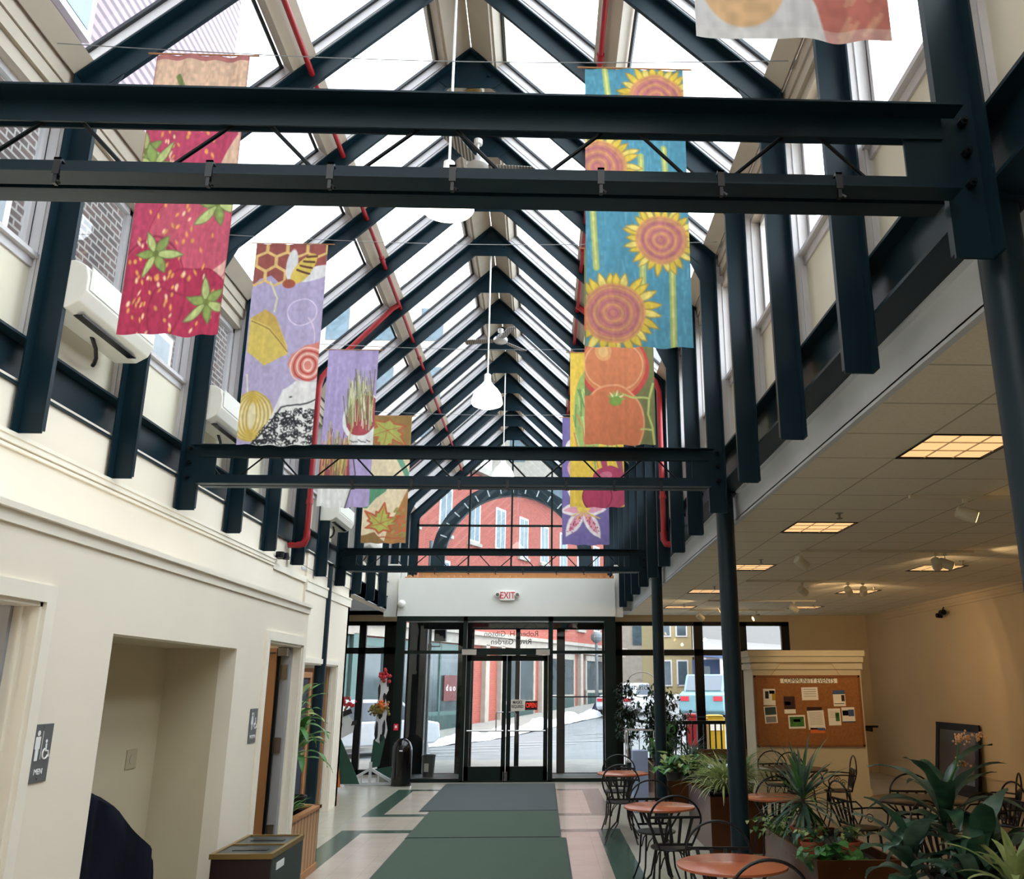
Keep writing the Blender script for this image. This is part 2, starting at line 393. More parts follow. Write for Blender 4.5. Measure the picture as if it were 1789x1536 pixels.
def wseg(y0, y1, z0=0, z1=TOPZ): lo.box(WX-.12, WX, y0, y1, z0, z1)
wseg(YB, 2.95); wseg(2.95, 4.05, 2.19); wseg(4.05, 4.75); wseg(4.75, 6.665, 2.092); wseg(6.665, 7.39)
wseg(7.39, 8.425, 2.19); wseg(8.425, 8.58)
lo.box(XL, WX, YB, 8.58, TOPZ, TOPZ+.03)
struct('wall_washroom', lo, 'wall_cream')
al = MB(); al.box(WX-.62, WX-.5, 4.6, 6.8, 0, 2.2); al.box(WX-.5, WX-.12, 4.63, 4.75, 0, 2.092)
al.box(WX-.5, WX-.12, 6.665, 6.78, 0, 2.092); al.box(WX-.5, WX-.12, 4.75, 6.665, 2.092, 2.15)
struct('wall_alcove', al, 'alcove_tan')
t = MB()   # mouldings
t.box(WX, WX+.014, YB, 8.58, 2.49, 2.545); t.box(WX, WX+.035, YB, 8.60, 2.545, 2.572)
struct('trim_1', t, 'trim_cream')
t = MB(); t.box(XL, XL+.02, YB, 10.67, 3.26, 3.30); t.box(XL, XL+.03, YB, 10.68, 3.30, 3.325); t.box(XL, XL+.02, YB, 10.67, 3.225, 3.245)
t.box(XL-.03, XL-.0, 10.68, 12.2, 3.20, 3.28); t.box(XL, XL+.03, 12.2, 15.06, 3.22, 3.25); t.box(XL, XL+.02, 12.2, 15.05, 3.10, 3.22)
struct('trim_2', t, 'trim_cream')
def casing(y0, y1, zt, x, wd=.075, d=.02):
    c = MB(); c.box(x, x+d, y0-wd, y0, 0, zt); c.box(x, x+d, y1, y1+wd, 0, zt); c.box(x, x+d, y0-wd, y1+wd, zt, zt+wd)
    c.box(x-.14, x+.002, y0, y0+.02, 0, zt); c.box(x-.14, x+.002, y1-.02, y1, 0, zt); c.box(x-.14, x+.002, y0, y1, zt-.02, zt)
    c.box(x-.10, x-.06, y1-.04, y1-.02, 0, zt); return c
struct('trim_3', casing(2.95, 4.05, 2.19, WX), 'trim_cream')
struct('trim_4', casing(7.39, 8.425, 2.19, WX), 'trim_cream')
struct('trim_5', casing(12.3, 14.40, 2.14, XL, .07), 'trim_cream')
# rooms behind the doorways
rm = MB(); rm.box(-3.9, -3.8, 2.2, 8.5, 0, 2.5); rm.box(-3.8, WX-.13, 2.2, 2.3, 0, 2.5); rm.box(-3.8, WX-.63, 6.9, 7.0, 0, 2.5); rm.box(-3.8, WX-.63, 4.4, 4.5, 0, 2.5)
rm.box(-3.9, WX-.12, 2.2, 4.6, 2.5, 2.53); rm.box(-3.9, WX-.12, 6.8, 8.58, 2.5, 2.53)
struct('wall_rooms', rm, 'alcove_tan')
d = struct('door_1', MB().box(-3.25, WX-.10, 3.985, 4.025, .01, 2.17), 'door_grey')
MB().box(-2.47, -2.42, 3.975, 3.985, .75, 2.17).build('door_edge', 'frame_black', d)
d = struct('door_2', MB().box(-3.40, -2.42, 8.24, 8.28, .01, 2.16), 'door_brown')
MB().box(-2.42, -2.395, 8.27, 8.30, 0, 2.17).build('door_edge', 'frame_black', d)  # black strip painted in for the shade of the gap beside the jamb
MB().box(-2.395, WX-.07, 8.31, 8.40, 0, 2.17).build('door_stop', 'door_grey', d)
for z in (.6, 1.32, 1.95):
    MB().box(-2.395, -2.335, 8.295, 8.31, z-.065, z+.065).tube([(-2.40, 8.285, z-.07), (-2.40, 8.285, z+.07)], .01).build('hinge', 'nickel', d)
MB().tube([(-2.36, 8.30, 2.12), (-2.75, 8.0, 2.11)], .008).box(-2.40, -2.32, 8.2, 8.31, 2.09, 2.16).build('door_closer', 'nickel', d)
for yy in (3.4, 7.6):  # unseen fill lamps, added to brighten the rooms behind the doorways
    ld = bpy.data.lights.new('restroom_lamp', 'POINT'); ld.energy = 2.2; ld.color = (1, .93, .82); ld.shadow_soft_size = .15
    lo_ = bpy.data.objects.new('restroom_lamp', ld); C.objects.link(lo_); lo_.location = (-3.1, yy, 2.25)
# right side room
struct('wall_right', MB().box(XR, XR+.15, YB, YW, 0, 3.7), 'wall_tan')
struct('wall_back', MB().box(-4.9, XR+.15, YB-.15, YB, 0, 3.7).box(-4.9, XR+.15, YB-.15, YB, 3.7, 5.0), 'wall_cream')
struct('trim_6', MB().box(XR-.05, XR, YB, YW-1.2, 3.25, 3.365).box(XR-.08, XR, YB, YW-1.2, 3.325, 3.365).box(XR-.03, XR, YB, YW-1.2, 3.20, 3.25), 'wall_tan')
struct('trim_7', MB().box(XR-.02, XR, YB, YW, .35, .375), 'wall_tan')
struct('baseboard_right', MB().box(XR-.16, XR, YB, YW-3.4, 0, .09), 'heater_black')
# ceiling of the side room: tiles 0.61, pattern as bands of the grid
def ceil_mat():
    m = M['ceiling_tile']; n = m.node_tree; b = n.nodes['Principled BSDF']; L = n.links.new; N = n.nodes.new
    tcn = N('ShaderNodeTexCoord'); mp = N('ShaderNodeMapping'); mp.inputs['Location'].default_value = (-2.462, -5.24, 0)
    t = N('ShaderNodeTexBrick'); t.offset = 0; t.inputs['Scale'].default_value = 1
    t.inputs['Brick Width'].default_value = .6137; t.inputs['Row Height'].default_value = .6137; t.inputs['Mortar Size'].default_value = .009
    t.inputs['Mortar'].default_value = (*lin((176, 164, 140)), 1)
    L(tcn.outputs['Object'], mp.inputs[0]); L(mp.outputs[0], t.inputs['Vector'])
    src = b.inputs['Base Color'].links[0].from_socket
    L(src, t.inputs['Color1']); L(src, t.inputs['Color2']); L(t.outputs['Color'], b.inputs['Base Color'])
ceil_mat()
FX = 1.855
LY = [5.24+3.0905*k for k in range(-1, 5)]
lights_xy = [(2.462, y) for y in LY]+[(5.04, y) for y in LY]
T = .61
cm = MB(); holes = [(x, x+T, y, y+T) for x, y in lights_xy]
xsn = sorted({FX, XR+.1, *[h for a in holes for h in a[:2]]}); ysn = sorted({YB, YW+.1, *[h for a in holes for h in a[2:]]})
for i in range(len(xsn)-1):
    for j in range(len(ysn)-1):
        cxm, cym = (xsn[i]+xsn[i+1])/2, (ysn[j]+ysn[j+1])/2
        if any(a < cxm < b and c < cym < e for a, b, c, e in holes): continue
        cm.box(xsn[i], xsn[i+1], ysn[j], ysn[j+1], 3.365, 3.385)
struct('ceiling', cm, 'ceiling_tile')
struct('ceiling', MB().box(FX, XR+.2, YB, YW+.1, 3.60, 3.65), 'beige_paint')
struct('ceiling', MB().box(-4.9, XL-.02, 12.0, YW+.1, 3.365, 3.40).box(-4.9, FX, 18.9, YW+.1, 3.365, 3.40), 'fascia')
struct('trim_8', MB().box(FX, FX+.03, YB, 18.85, 3.365, 4.1).box(FX-.005, FX+.035, YB, 18.85, 3.35, 3.37), 'fascia')
struct('trim_9', MB().box(XL-.03, XL, 15.06, 19.3, 3.35, 3.62), 'fascia')

# ================================================================== STEEL FRAMES, GLAZED ROOF
AX, AZ, TH = -.804, 8.21, R(43.7)
ct, st = math.cos(TH), math.sin(TH); HW = 2.446; SE = HW/ct
ZP = 3.327; EZ = AZ-HW*math.tan(TH)
def rp(s, off, side):   # point on the roof profile: s down the slope, off outward
    return (AX+side*(s*ct+off*st), AZ-s*st+off*ct)
def web_polys(side):
    xo = AX+side*HW; xi = xo-side*.148
    ai = (AX, AZ-.155/ct); zi = ai[1]-(HW-.148)*math.tan(TH)
    return [(AX, AZ), (xo, EZ), (xi, zi), ai], [(xo, ZP), (xi, ZP), (xi, zi), (xo, EZ)], xo, xi, zi
def make_frame():
    root = thing('portal_frame', 'x', 'steel frame', (0, 0, 0), 'portal frames of the glass roof')
    for side in (1, -1):
        raf, post, xo, xi, zi = web_polys(side)
        r = MB(); r.prism(raf, 'y', 0, .012)
        a, b = rp(0, 0, side), rp(SE, 0, side); a2, b2 = rp(0.012, -.012, side), rp(SE-.01, -.012, side)
        r.prism([a, b, b2, a2], 'y', -.075, 0)
        c1, c2 = rp(.155, -.155, side), rp(SE-.05, -.155, side)
        d1, d2 = rp(.165, -.145, side), rp(SE-.05, -.145, side)
        r.prism([c1, c2, d2, d1], 'y', .012, .035)
        r.build('rafter', 'steel', root)
        q = MB(); q.prism(post, 'y', 0, .012); q.box(xo, xo-side*.01, -.075, 0, ZP, EZ)
        q.box(xi, xi+side*.01, .012, .04, ZP+.02, zi)
        q.build('post', 'steel', root)
        g = MB().prism([(xi, zi-.17), (xi, zi+.01), (xi-side*.15, zi+.15*math.tan(TH)+.01)], 'y', 0, .012)
        g.build('haunch_plate', 'steel', root)
    k = .24; zb = AZ-.155/ct-k*math.tan(TH)
    g = MB().prism([(AX, AZ-.012), (AX+.35, AZ-.012-.35*math.tan(TH)), (AX+k, zb), (AX-k, zb), (AX-.35, AZ-.012-.35*math.tan(TH))], 'y', -.008, 0)
    g.prism([(AX, AZ-.012), (AX-.3, AZ-.3), (AX-.3, AZ-.31), (AX, AZ-.025), (AX+.3, AZ-.31), (AX+.3, AZ-.3)], 'y', -.075, -.008)
    for sx in (-1, 1): g.lathe([(.016, -.02), (.016, 0)], (AX+sx*.19, -.008, AZ-.30), 6, 0, 1, 1, 'y')
    g.build('apex_plate', 'steel', root)
    return root
fr0 = make_frame()
frames = []
for i in range(-3, 17):
    if i == 15: continue
    lab = None
    if i < 1: lab = 'dark teal steel portal frame of the glass roof, %s before the nearest truss' % ORD[1-i]
    elif i in (1, 5, 10): lab = 'dark teal steel portal frame carrying the %s cross truss' % {1: 'nearest', 5: 'middle', 10: 'farthest'}[i]
    elif i == 16: lab = 'dark teal steel portal frame around the big gable window'
    elif i < 5: lab = 'dark teal steel portal frame, %s beyond the nearest truss' % ORD[i-1]
    elif i < 10: lab = 'dark teal steel portal frame, %s beyond the middle truss' % ORD[i-5]
    else: lab = 'dark teal steel portal frame, %s beyond the farthest truss' % ORD[i-10]
    r = fr0 if i == -3 else dup(fr0, (0, 0, 0))
    r.location = (0, FY(i), 0); r['label'] = lab; frames.append(r)
r = dup(fr0, (0, FY(15), 0)); r['label'] = 'dark teal steel portal frame just before the gable window'

# white timber glazing ribs outside every frame
tn = 10
RIB = .17
def rib(y):
    m = MB()
    for side in (1, -1):
        xo = AX+side*HW
        a = [rp(0, 0.003, side), rp(SE+.05, 0.003, side), rp(SE+.05, RIB, side), rp(.02 if side < 0 else .02, RIB, side)]
        m.prism(a, 'y', y-.012, y+.055)
        b = [rp(.0, RIB*.35, side), rp(SE+.05, RIB*.35, side), rp(SE+.05, RIB*.40, side), rp(.0, RIB*.40, side)]
        m.prism(b, 'y', y-.020, y-.012)
        m.box(xo+side*.003, xo+side*.20, y-.012, y+.06, 3.935, EZ+.02)
        m.box(xo+side*.06, xo+side*.075, y-.022, y-.012, 3.935, EZ-.1); m.box(xo+side*.13, xo+side*.145, y-.022, y-.012, 3.935, EZ-.1)
    return m
wn = 1
PX0, PX1 = (2.173-AX*-1)/ct, 0
sp0, sp1 = (-.804+2.0)/ct, (-.804+2.18)/ct   # purlin position down the slope
for i in range(-3, 17):
    y = FY(i); struct('trim_%d' % tn, rib(y), 'white_paint'); tn += 1
    if i == 16: break
    y2 = FY(i+1)
    for side in (1, -1):
        for (s0, s1) in ((.33, sp0-.02), (sp1+.02, SE-.02)):
            w0, w1 = (s0, s1)
            # gasket frame of each roof light and its pane
            fm = MB()
            ya, yb = y+.055, y2-.012; g = .028; o0, o1 = RIB-.035, RIB-.01
            for (sa, sb, yc, yd) in ((w0, w0+g, ya, yb), (w1-g, w1, ya, yb), (w0, w1, ya, ya+g), (w0, w1, yb-g, yb)):
                fm.prism([rp(sa, o0, side), rp(sb, o0, side), rp(sb, o1, side), rp(sa, o1, side)], 'y', yc, yd)
            fo = struct('window_%d' % wn, fm, 'gasket'); wn += 1
            MB().prism([rp(w0, o1-.012, side), rp(w1, o1-.012, side), rp(w1, o1-.006, side), rp(w0, o1-.006, side)], 'y', ya, yb).build('window_pane', 'pane_roof', fo)
y0, y1 = FY(-3), FY(16)
m = MB()   # ridge boards
for side in (1, -1):
    m.prism([rp(0, .004, side), rp(.29, .004, side), rp(.29, .045, side), rp(0, .045, side)], 'y', y0, y1)
    m.prism([rp(.29, -.0, side), rp(.315, -.0, side), rp(.315, .09, side), rp(.29, .09, side)], 'y', y0, y1)
    m.prism([rp(.315, .03, side), rp(.335, .03, side), rp(.335, .19, side), rp(.315, .19, side)], 'y', y0, y1)
    m.prism([rp(.30, .15, side), rp(.37, .15, side), rp(.37, .2, side), rp(.30, .2, side)], 'y', y0, y1)
struct('trim_%d' % tn, m, 'beige_paint'); tn += 1
m = MB()   # purlin boards
for side in (1, -1):
    m.prism([rp(sp0, .004, side), rp(sp1, .004, side), rp(sp1, .05, side), rp(sp0, .05, side)], 'y', y0, y1)
    m.prism([rp(sp0, .05, side), rp(sp0+.03, .05, side), rp(sp0+.03, RIB, side), rp(sp0, RIB, side)], 'y', y0, y1)
    m.prism([rp(sp1-.03, .05, side), rp(sp1, .05, side), rp(sp1, RIB, side), rp(sp1-.03, RIB, side)], 'y', y0, y1)
struct('trim_%d' % tn, m, 'beige_paint'); tn += 1
m = MB()   # eaves boards
for side in (1, -1):
    xo = AX+side*HW
    m.prism([rp(SE-.16, .004, side), rp(SE+.0, .004, side), rp(SE+.0, .05, side), rp(SE-.16, .05, side)], 'y', y0, y1)
    m.prism([rp(SE-.16, .05, side), rp(SE-.13, .05, side), rp(SE-.13, RIB, side), rp(SE-.16, RIB, side)], 'y', y0, y1)
    for k, (za, zb, dx) in enumerate(((EZ-.10, EZ+.03, .03), (EZ-.20, EZ-.105, .045), (EZ-.29, EZ-.205, .075))):
        m.box(xo+side*dx, xo+side*.16, y0, y1, za, zb)
    m.box(xo+side*.06, xo+side*.22, y0, y1, EZ-.32, EZ-.29)
struct('trim_%d' % tn, m, 'beige_paint'); tn += 1
# clerestory: panels, sills and windows in each bay
for side, zs in ((1, 4.60), (-1, 4.50)):
    xo = AX+side*HW; pn = MB(); sl = MB()
    for i in range(-3, 16):
        ya, yb = FY(i)+.06, FY(i+1)-.012
        pn.box(xo+side*.10, xo+side*.14, ya, yb, 3.93, zs)
        sl.box(xo+side*.05, xo+side*.2, ya, yb, zs, zs+.03); sl.box(xo+side*.085, xo+side*.10, ya, yb, zs-.06, zs)
        fm = MB(); gx0, gx1 = xo+side*.13, xo+side*.17; zt = EZ-.32
        for (yc, yd, za, zb) in ((ya, yb, zs+.03, zs+.075), (ya, yb, zt-.045, zt), (ya, ya+.045, zs+.03, zt), (yb-.045, yb, zs+.03, zt)):
            fm.box(gx0, gx1, yc, yd, za, zb)
        fo = struct('window_%d' % wn, fm, 'white_paint'); wn += 1
        MB().box(xo+side*.148, xo+side*.152, ya+.04, yb-.04, zs+.07, zt-.04).build('window_pane', 'pane', fo)
    struct('wall_clerestory_'+('right' if side > 0 else 'left'), pn, 'panel_cream')
    struct('trim_%d' % tn, sl, 'white_paint'); tn += 1
# back gable above the rear wall
struct('wall_back', MB().prism([(AX-HW-.25, 3.9), (AX+HW+.25, 3.9), (AX+HW+.25, EZ+.1), (AX, AZ+.35), (AX-HW-.25, EZ+.1)], 'y', YB+.02, YB+.1), 'wall_cream')

# longitudinal I-beams under the posts
struct('trim_%d' % tn, MB().box(1.823, FX+.02, YB, 18.85, 3.60, 3.64), 'fascia'); tn += 1
for side in (1, -1):
    xa = AX+side*(HW)+side*.0; xw = xa+side*.09
    b = MB(); b.box(xa, xa+side*.18, YB, 21.0, 3.918, 3.935); b.box(xa, xa+side*.18, YB, 21.0, 3.616, 3.633); b.box(xw-.006, xw+.006, YB, 21.0, 3.633, 3.918)
    th = thing('long_beam', 'dark teal steel I-beam running the length of the hall under the %s windows' % ('right' if side > 0 else 'left'), 'beam', (xa, 9, 3.6))
    b.build('beam_body', 'steel', th)
    for i in range(1, 15):
        c = MB(); y = FY(i)
        c.box(xa-side*.012, xa, y+.012, y+.10, 3.80, 4.12)
        for z in (3.70, 3.84): c.lathe([(.02, 0), (.02, .02)], (xw-side*.02, y+.35, z), 6, 0, 1, 1, 'x')
        c.build('cleat', 'steel_dark', th)

# round columns
for k, (x, y) in enumerate(((1.734, 2.95), (1.734, 8.21), (1.734, 13.46), (-3.30, 13.46))):
    th = thing('round_column', ['dark teal round steel column at the upper right corner of the frame', 'dark teal round steel column rising behind the copper tables',
               'dark teal round steel column beside the ficus at the front windows', 'dark teal round steel column against the left wall opening'][k], 'column', (x, y, 0))
    MB().lathe([(.084, 0), (.084, 3.612)], (x, y, 0), 32).build('shaft', 'steel_column', th, smooth=True)
    MB().box(x-.11, x+.11, y-.11, y+.11, 3.598, 3.614).build('cap_plate', 'steel', th)
    MB().lathe([(.12, 0), (.12, .012), (.1, .016)], (x, y, .001), 32).build('base_plate', 'steel', th)

# cross trusses
def make_truss():
    root = thing('cross_truss', 'x', 'truss', (0, 0, 0), 'cross trusses between the posts')
    a, b = -3.10, 1.492
    u = MB()
    u.box(a-.05, b+.05, -.106, -.022, 3.900, 3.908); u.box(a, b, -.024, -.016, 3.808, 3.908)
    u.box(a+.02, b-.012, .018, .10, 3.900, 3.908); u.box(a+.02, b-.012, .014, .022, 3.808, 3.908); u.build('top_chord', 'steel', root)
    l = MB()
    l.box(a-.0, b+.005, -.106, -.022, 3.550, 3.558); l.box(a, b, -.024, -.016, 3.55, 3.645)
    l.box(a+.02, b-.012, .012, .10, 3.550, 3.558); l.box(a+.02, b-.012, .008, .016, 3.55, 3.645); l.build('bottom_chord', 'steel', root)
    for x0 in (a, b-.15):
        MB().box(x0, x0+.15, -.012, -.002, 3.57, 3.88).build('end_plate', 'steel', root)
    tops = [-1.735+.6875*k for k in range(-2, 5)]
    nb = MB()
    per = .6875; x = -1.707-2*per
    for k in range(7):
        xt0 = -1.707+(k-2)*.683; xt1 = xt0-.14
        # rod pair: foot - top (xt1) ... top (xt0) - foot
        for (xa, xb) in ((xt0, xt0+.17+.0), ):
            pass
        if xt0+.18 < b-.12: MB().tube([(xt0+.0, -.001, 3.82), (xt0+.17+.01, -.001, 3.63)], .008, 6).build('web_rod', 'steel_dark', root)
        if xt1 > a+.16 and xt1-.22 > a: MB().tube([(xt1, -.001, 3.82), (xt1-.215, -.001, 3.63)], .008, 6).build('web_rod', 'steel_dark', root)
    for x in [-1.705, -1.183, -.763, -.335, .19, .619, 1.045]:
        c = MB().box(x-.012, x+.012, -.112, -.104, 3.535, 3.60).box(x-.012, x+.012, -.112, -.08, 3.592, 3.60).box(x-.006, x+.006, -.109, -.09, 3.50, 3.54)
        c.tube([(x, -.10, 3.52), (x+.02, -.11, 3.50)], .005, 6)
        c.build('clamp', 'black_plastic', root)
    for sx in (-3.19, 1.58):
        for z in (3.625, 3.76, 3.89):
            MB().lathe([(.018, -.03), (.018, 0)], (sx, 0, z), 6, 0, 1, 1, 'y').lathe([(.009, -.045), (.009, -.03)], (sx, 0, z), 8, 0, 1, 1, 'y').build('bolt', 'steel_dark', root)
    return root
for i, nm in ((1, 'nearest'), (5, 'middle'), (10, 'farthest')):
    t0 = make_truss() if i == 1 else dup(tr0, (0, 0, 0))
    if i == 1: tr0 = t0
    t0.location = (0, FY(i), 0)
    t0['label'] = 'dark steel cross truss with zigzag rods, the %s of the three' % nm

# ================================================================== PAINTED BANNERS
class Paint:
    def __init__(s, nu, nv, bg):
        s.nu, s.nv = nu, nv
        s.U, s.V = np.meshgrid(np.linspace(0, 1, nu), np.linspace(0, 3, nv))
        s.c = np.ones((nv, nu, 3))*np.array(bg, float); s.rng = np.random.RandomState(3)
    def put(s, m, col, a=1):
        m = np.clip(m, 0, 1)[..., None]*a; s.c = s.c*(1-m)+np.array(col, float)*m
    def sdf(s, d, col, a=1, soft=.012): s.put(np.clip(.5-d/soft, 0, 1), col, a)
    def ell(s, cx, cy_, rx, ry, col, rot=0, a=1):
        x, y = s.U-cx, s.V-cy_; t = R(rot); x, y = x*math.cos(t)+y*math.sin(t), -x*math.sin(t)+y*math.cos(t)
        d = (np.sqrt((x/rx)**2+(y/ry)**2)-1)*min(rx, ry); s.sdf(d, col, a)
    def ring(s, cx, cy_, rx, ry, wd, col, rot=0, a=1, a0=None, a1=None):
        x, y = s.U-cx, s.V-cy_; t = R(rot); x, y = x*math.cos(t)+y*math.sin(t), -x*math.sin(t)+y*math.cos(t)
        d = np.abs((np.sqrt((x/rx)**2+(y/ry)**2)-1)*min(rx, ry))-wd
        if a0 is not None:
            an = np.degrees(np.arctan2(y, x)) % 360; ok = ((an-a0) % 360) <= ((a1-a0) % 360); d = np.where(ok, d, 1)
        s.sdf(d, col, a)
    def poly(s, P, col, a=1):
        n = len(P); ins = np.zeros(s.U.shape, bool); dd = np.full(s.U.shape, 9.)
        for i in range(n):
            (x1, y1), (x2, y2) = P[i], P[(i+1) % n]
            c = ((y1 > s.V) != (y2 > s.V)) & (s.U < (x2-x1)*(s.V-y1)/(y2-y1+1e-9)+x1); ins ^= c
            dd = np.minimum(dd, s._seg(x1, y1, x2, y2))
        s.sdf(np.where(ins, -dd, dd), col, a)
    def _seg(s, x1, y1, x2, y2):
        px, py = s.U-x1, s.V-y1; dx, dy = x2-x1, y2-y1; h = np.clip((px*dx+py*dy)/(dx*dx+dy*dy+1e-9), 0, 1)
        return np.hypot(px-h*dx, py-h*dy)
    def line(s, P, wd, col, a=1):
        d = np.full(s.U.shape, 9.)
        for i in range(len(P)-1): d = np.minimum(d, s._seg(*P[i], *P[i+1]))
        s.sdf(d-wd, col, a)
    def leaf(s, x, y, L, wd, ang, col, edge=None):
        """pointed petal from (x,y) along ang (degrees, 0 = right, 90 = down)"""
        t = R(ang); pts = []
        for k in range(7): q = k/6; pts.append((q, math.sin(math.pi*min(1, q*1.0))**.8*wd*(1-.35*q)))
        P = [(x+q*L*math.cos(t)-h*math.sin(t), y+q*L*math.sin(t)+h*math.cos(t)) for q, h in pts]+[(x+q*L*math.cos(t)+h*math.sin(t), y+q*L*math.sin(t)-h*math.cos(t)) for q, h in pts[::-1]]
        s.poly(P, col)
        if edge: s.line(P+[P[0]], .006, edge, .8)
    def grain(s, amt=.05, streak=.05):
        n = s.rng.rand(s.nv//6+2, s.nu//3+2); n = np.kron(n, np.ones((6, 3)))[:s.nv, :s.nu]
        for _ in range(3): n = (n+np.roll(n, 1, 0)+np.roll(n, 1, 1)+np.roll(n, -1, 0)+np.roll(n, -1, 1))/5
        st_ = s.rng.rand(s.nu); st_ = np.convolve(st_, np.ones(5)/5, 'same')
        s.c *= (1+(n-.5)[..., None]*amt*2)*(1+(st_-.5)[None, :, None]*streak*2)
def banner(name, P, x0, x1, y, zt, zb, label, wob=.012, ph=0, sag=.02):
    nu, nv = P.nu, P.nv; root = thing('hanging_banner', label, 'banner', ((x0+x1)/2, y, zt))
    root['group'] = 'painted banners hanging from wires'; del root['group']
    U, V = P.U, P.V/3
    X = x0+(x1-x0)*U; Z = zt+(zb-zt)*V-sag*np.sin(U*math.pi)*V*.6-.006*np.sin(U*20+ph)*V
    Y = y+wob*np.sin(U*9+ph)*(.35+.65*V)+wob*.5*np.sin(U*23+ph*2+V*2)*(1-.3*V)+.02*V*np.sin(ph)
    co = np.stack([X-(x0+x1)/2, Y-y, Z-zt], -1).reshape(-1, 3)
    idx = np.arange(nu*nv).reshape(nv, nu)
    fc_ = np.stack([idx[:-1, :-1], idx[1:, :-1], idx[1:, 1:], idx[:-1, 1:]], -1).reshape(-1, 4)
    me = bpy.data.meshes.new('banner_fabric'); me.from_pydata(co.tolist(), [], fc_.tolist())
    a = me.color_attributes.new('dye', 'FLOAT_COLOR', 'POINT')
    q_ = P.c.mean(2, keepdims=True); c = np.clip(((P.c*.84+q_*.16)*.86+30)/255, 0, 1).reshape(-1, 3); c = np.where(c <= .04045, c/12.92, ((c+.055)/1.055)**2.4)
    a.data.foreach_set('color', np.concatenate([c, np.ones((len(c), 1))], 1).astype(np.float32).ravel())
    me.polygons.foreach_set('use_smooth', [True]*len(me.polygons)); me.materials.append(M['banner_cloth'])
    o = bpy.data.objects.new('banner_fabric', me); C.objects.link(o); o.parent = root
    MB().tube([(x0-.05, y, zt+.006), (x1+.06, y, zt+.006)], .006, 6).build('banner_rod', 'wood_pine', root)
    return root
def seeds(P, pts, n, col, rng, sz=.014):
    for _ in range(n):
        cx_, cy_, rx, ry = pts[rng.randint(len(pts))]; t = rng.rand()*6.28; r_ = math.sqrt(rng.rand())*.92
        P.ell(cx_+rx*r_*math.cos(t), cy_+ry*r_*math.sin(t), sz*rng.uniform(.7, 1.1), sz*rng.uniform(1.5, 2.3), col if rng.rand() < .7 else (250, 200, 150), rng.uniform(-25, 30))
# -- strawberries
P = Paint(134, 400, (226, 178, 142)); rng = np.random.RandomState(5)
PK, CR, DK = (196, 48, 84), (184, 30, 66), (150, 22, 52); GR, GL = (134, 158, 66), (182, 198, 108)
P.line([(.27, .25), (.42, .55)], .03, (110, 130, 60)); P.poly([(-.05, .72), (.95, .62), (.97, .9), (.78, 1.3), (.62, 1.7), (.62, 2.2), (-.05, 2.2)], PK)
P.poly([(-.05, 1.6), (1.05, 1.58), (1.05, 3.1), (-.05, 3.1)], PK)
P.ell(.62, 2.08, .46, .52, (206, 66, 92)); P.poly([(.8, 2.42), (1.1, 2.15), (1.1, 2.7), (.9, 2.62)], (230, 170, 150))
P.ell(.26, 2.68, .36, .62, CR); P.ell(.70, 2.78, .40, .46, CR); P.poly([(-.1, 2.5), (.3, 2.4), (.35, 3.1), (-.1, 3.1)], CR); P.poly([(.45, 2.7), (1.1, 2.7), (1.1, 3.1), (.35, 3.1)], CR)
P.ring(.70, 2.78, .40, .46, .008, DK, a=.8); P.ring(.26, 2.62, .36, .6, .008, DK, a=.8); P.ring(.62, 2.08, .46, .52, .008, DK, a=.5)
seeds(P, [(.45, 1.0, .45, .3), (.3, 1.85, .35, .35), (.65, 2.0, .4, .4), (.25, 2.6, .33, .5), (.25, 2.5, .3, .4), (.72, 2.7, .33, .38), (.3, 1.4, .4, .3)], 150, (240, 150, 60), rng)
for (x, y, sc, ang) in ((.04, 1.1, .24, -40), (.14, 1.24, .3, 10), (.84, 1.66, .3, 75), (.30, 2.2, .27, 60), (.84, 2.68, .27, 80)):
    for k in range(6): P.leaf(x, y, sc*(1 if k % 2 else .8), sc*.2, ang+k*60, GL if k % 2 else GR, (96, 112, 50))
    P.ell(x, y, .035, .035, (110, 122, 46))
P.grain(.10, .12); P.put((P.V < .06)*1., (176, 70, 78), .7); P.put(((P.U < .015) | (P.U > .985))*1., (176, 60, 70), .6)
banner('b', P, -2.58, -1.97, 4.925, 5.83, 3.865, 'strawberry banner in deep pink, nearest on the left', .022, 1.2)
# -- sunflowers
P = Paint(134, 400, (62, 142, 172)); rng = np.random.RandomState(8)
for _ in range(160):
    x, y = rng.rand(), rng.rand()*3; P.line([(x, y), (x+rng.uniform(-.02, .02), y+rng.uniform(.05, .2))], .006, (98, 172, 196), .5)
for pts in ([(.2, 0), (.24, .4)], [(.06, 1.4), (.10, 2.2)], [(.55, 1.0), (.54, 2.4)], [(.78, .9), (.80, 1.5)], [(.83, 2.0), (.82, 3)]): P.line(pts, .03, (172, 190, 84)); P.line(pts, .01, (214, 216, 120))
def sunf(cx_, cy_, r):
    for k in range(26):
        P.leaf(cx_+r*.8*math.cos(k*.2417), cy_+r*.8*math.sin(k*.2417), r*.72*rng.uniform(.8, 1.15), r*.16, math.degrees(k*.2417)+rng.uniform(-14, 14), (236, 198, 46) if k % 3 else (246, 220, 92), (176, 132, 40))
    P.ell(cx_, cy_, r, r, (206, 112, 96))
    for q in range(6): P.ring(cx_+rng.uniform(-.01, .01), cy_, r*(.15+.15*q), r*(.14+.15*q), .010, (226, 158, 74) if q % 2 else (176, 84, 104), a=.7)
    P.ring(cx_, cy_, r, r, .012, (226, 150, 70), a=.8)
sunf(.72, .34, .27); sunf(.12, 1.12, .28); sunf(.73, 1.90, .245); sunf(.26, 2.66, .29)
P.grain(.08, .05)
banner('b', P, .244, .90, 4.925, 5.80, 3.815, 'blue banner with yellow and pink sunflowers, nearest on the right', .012, .3)
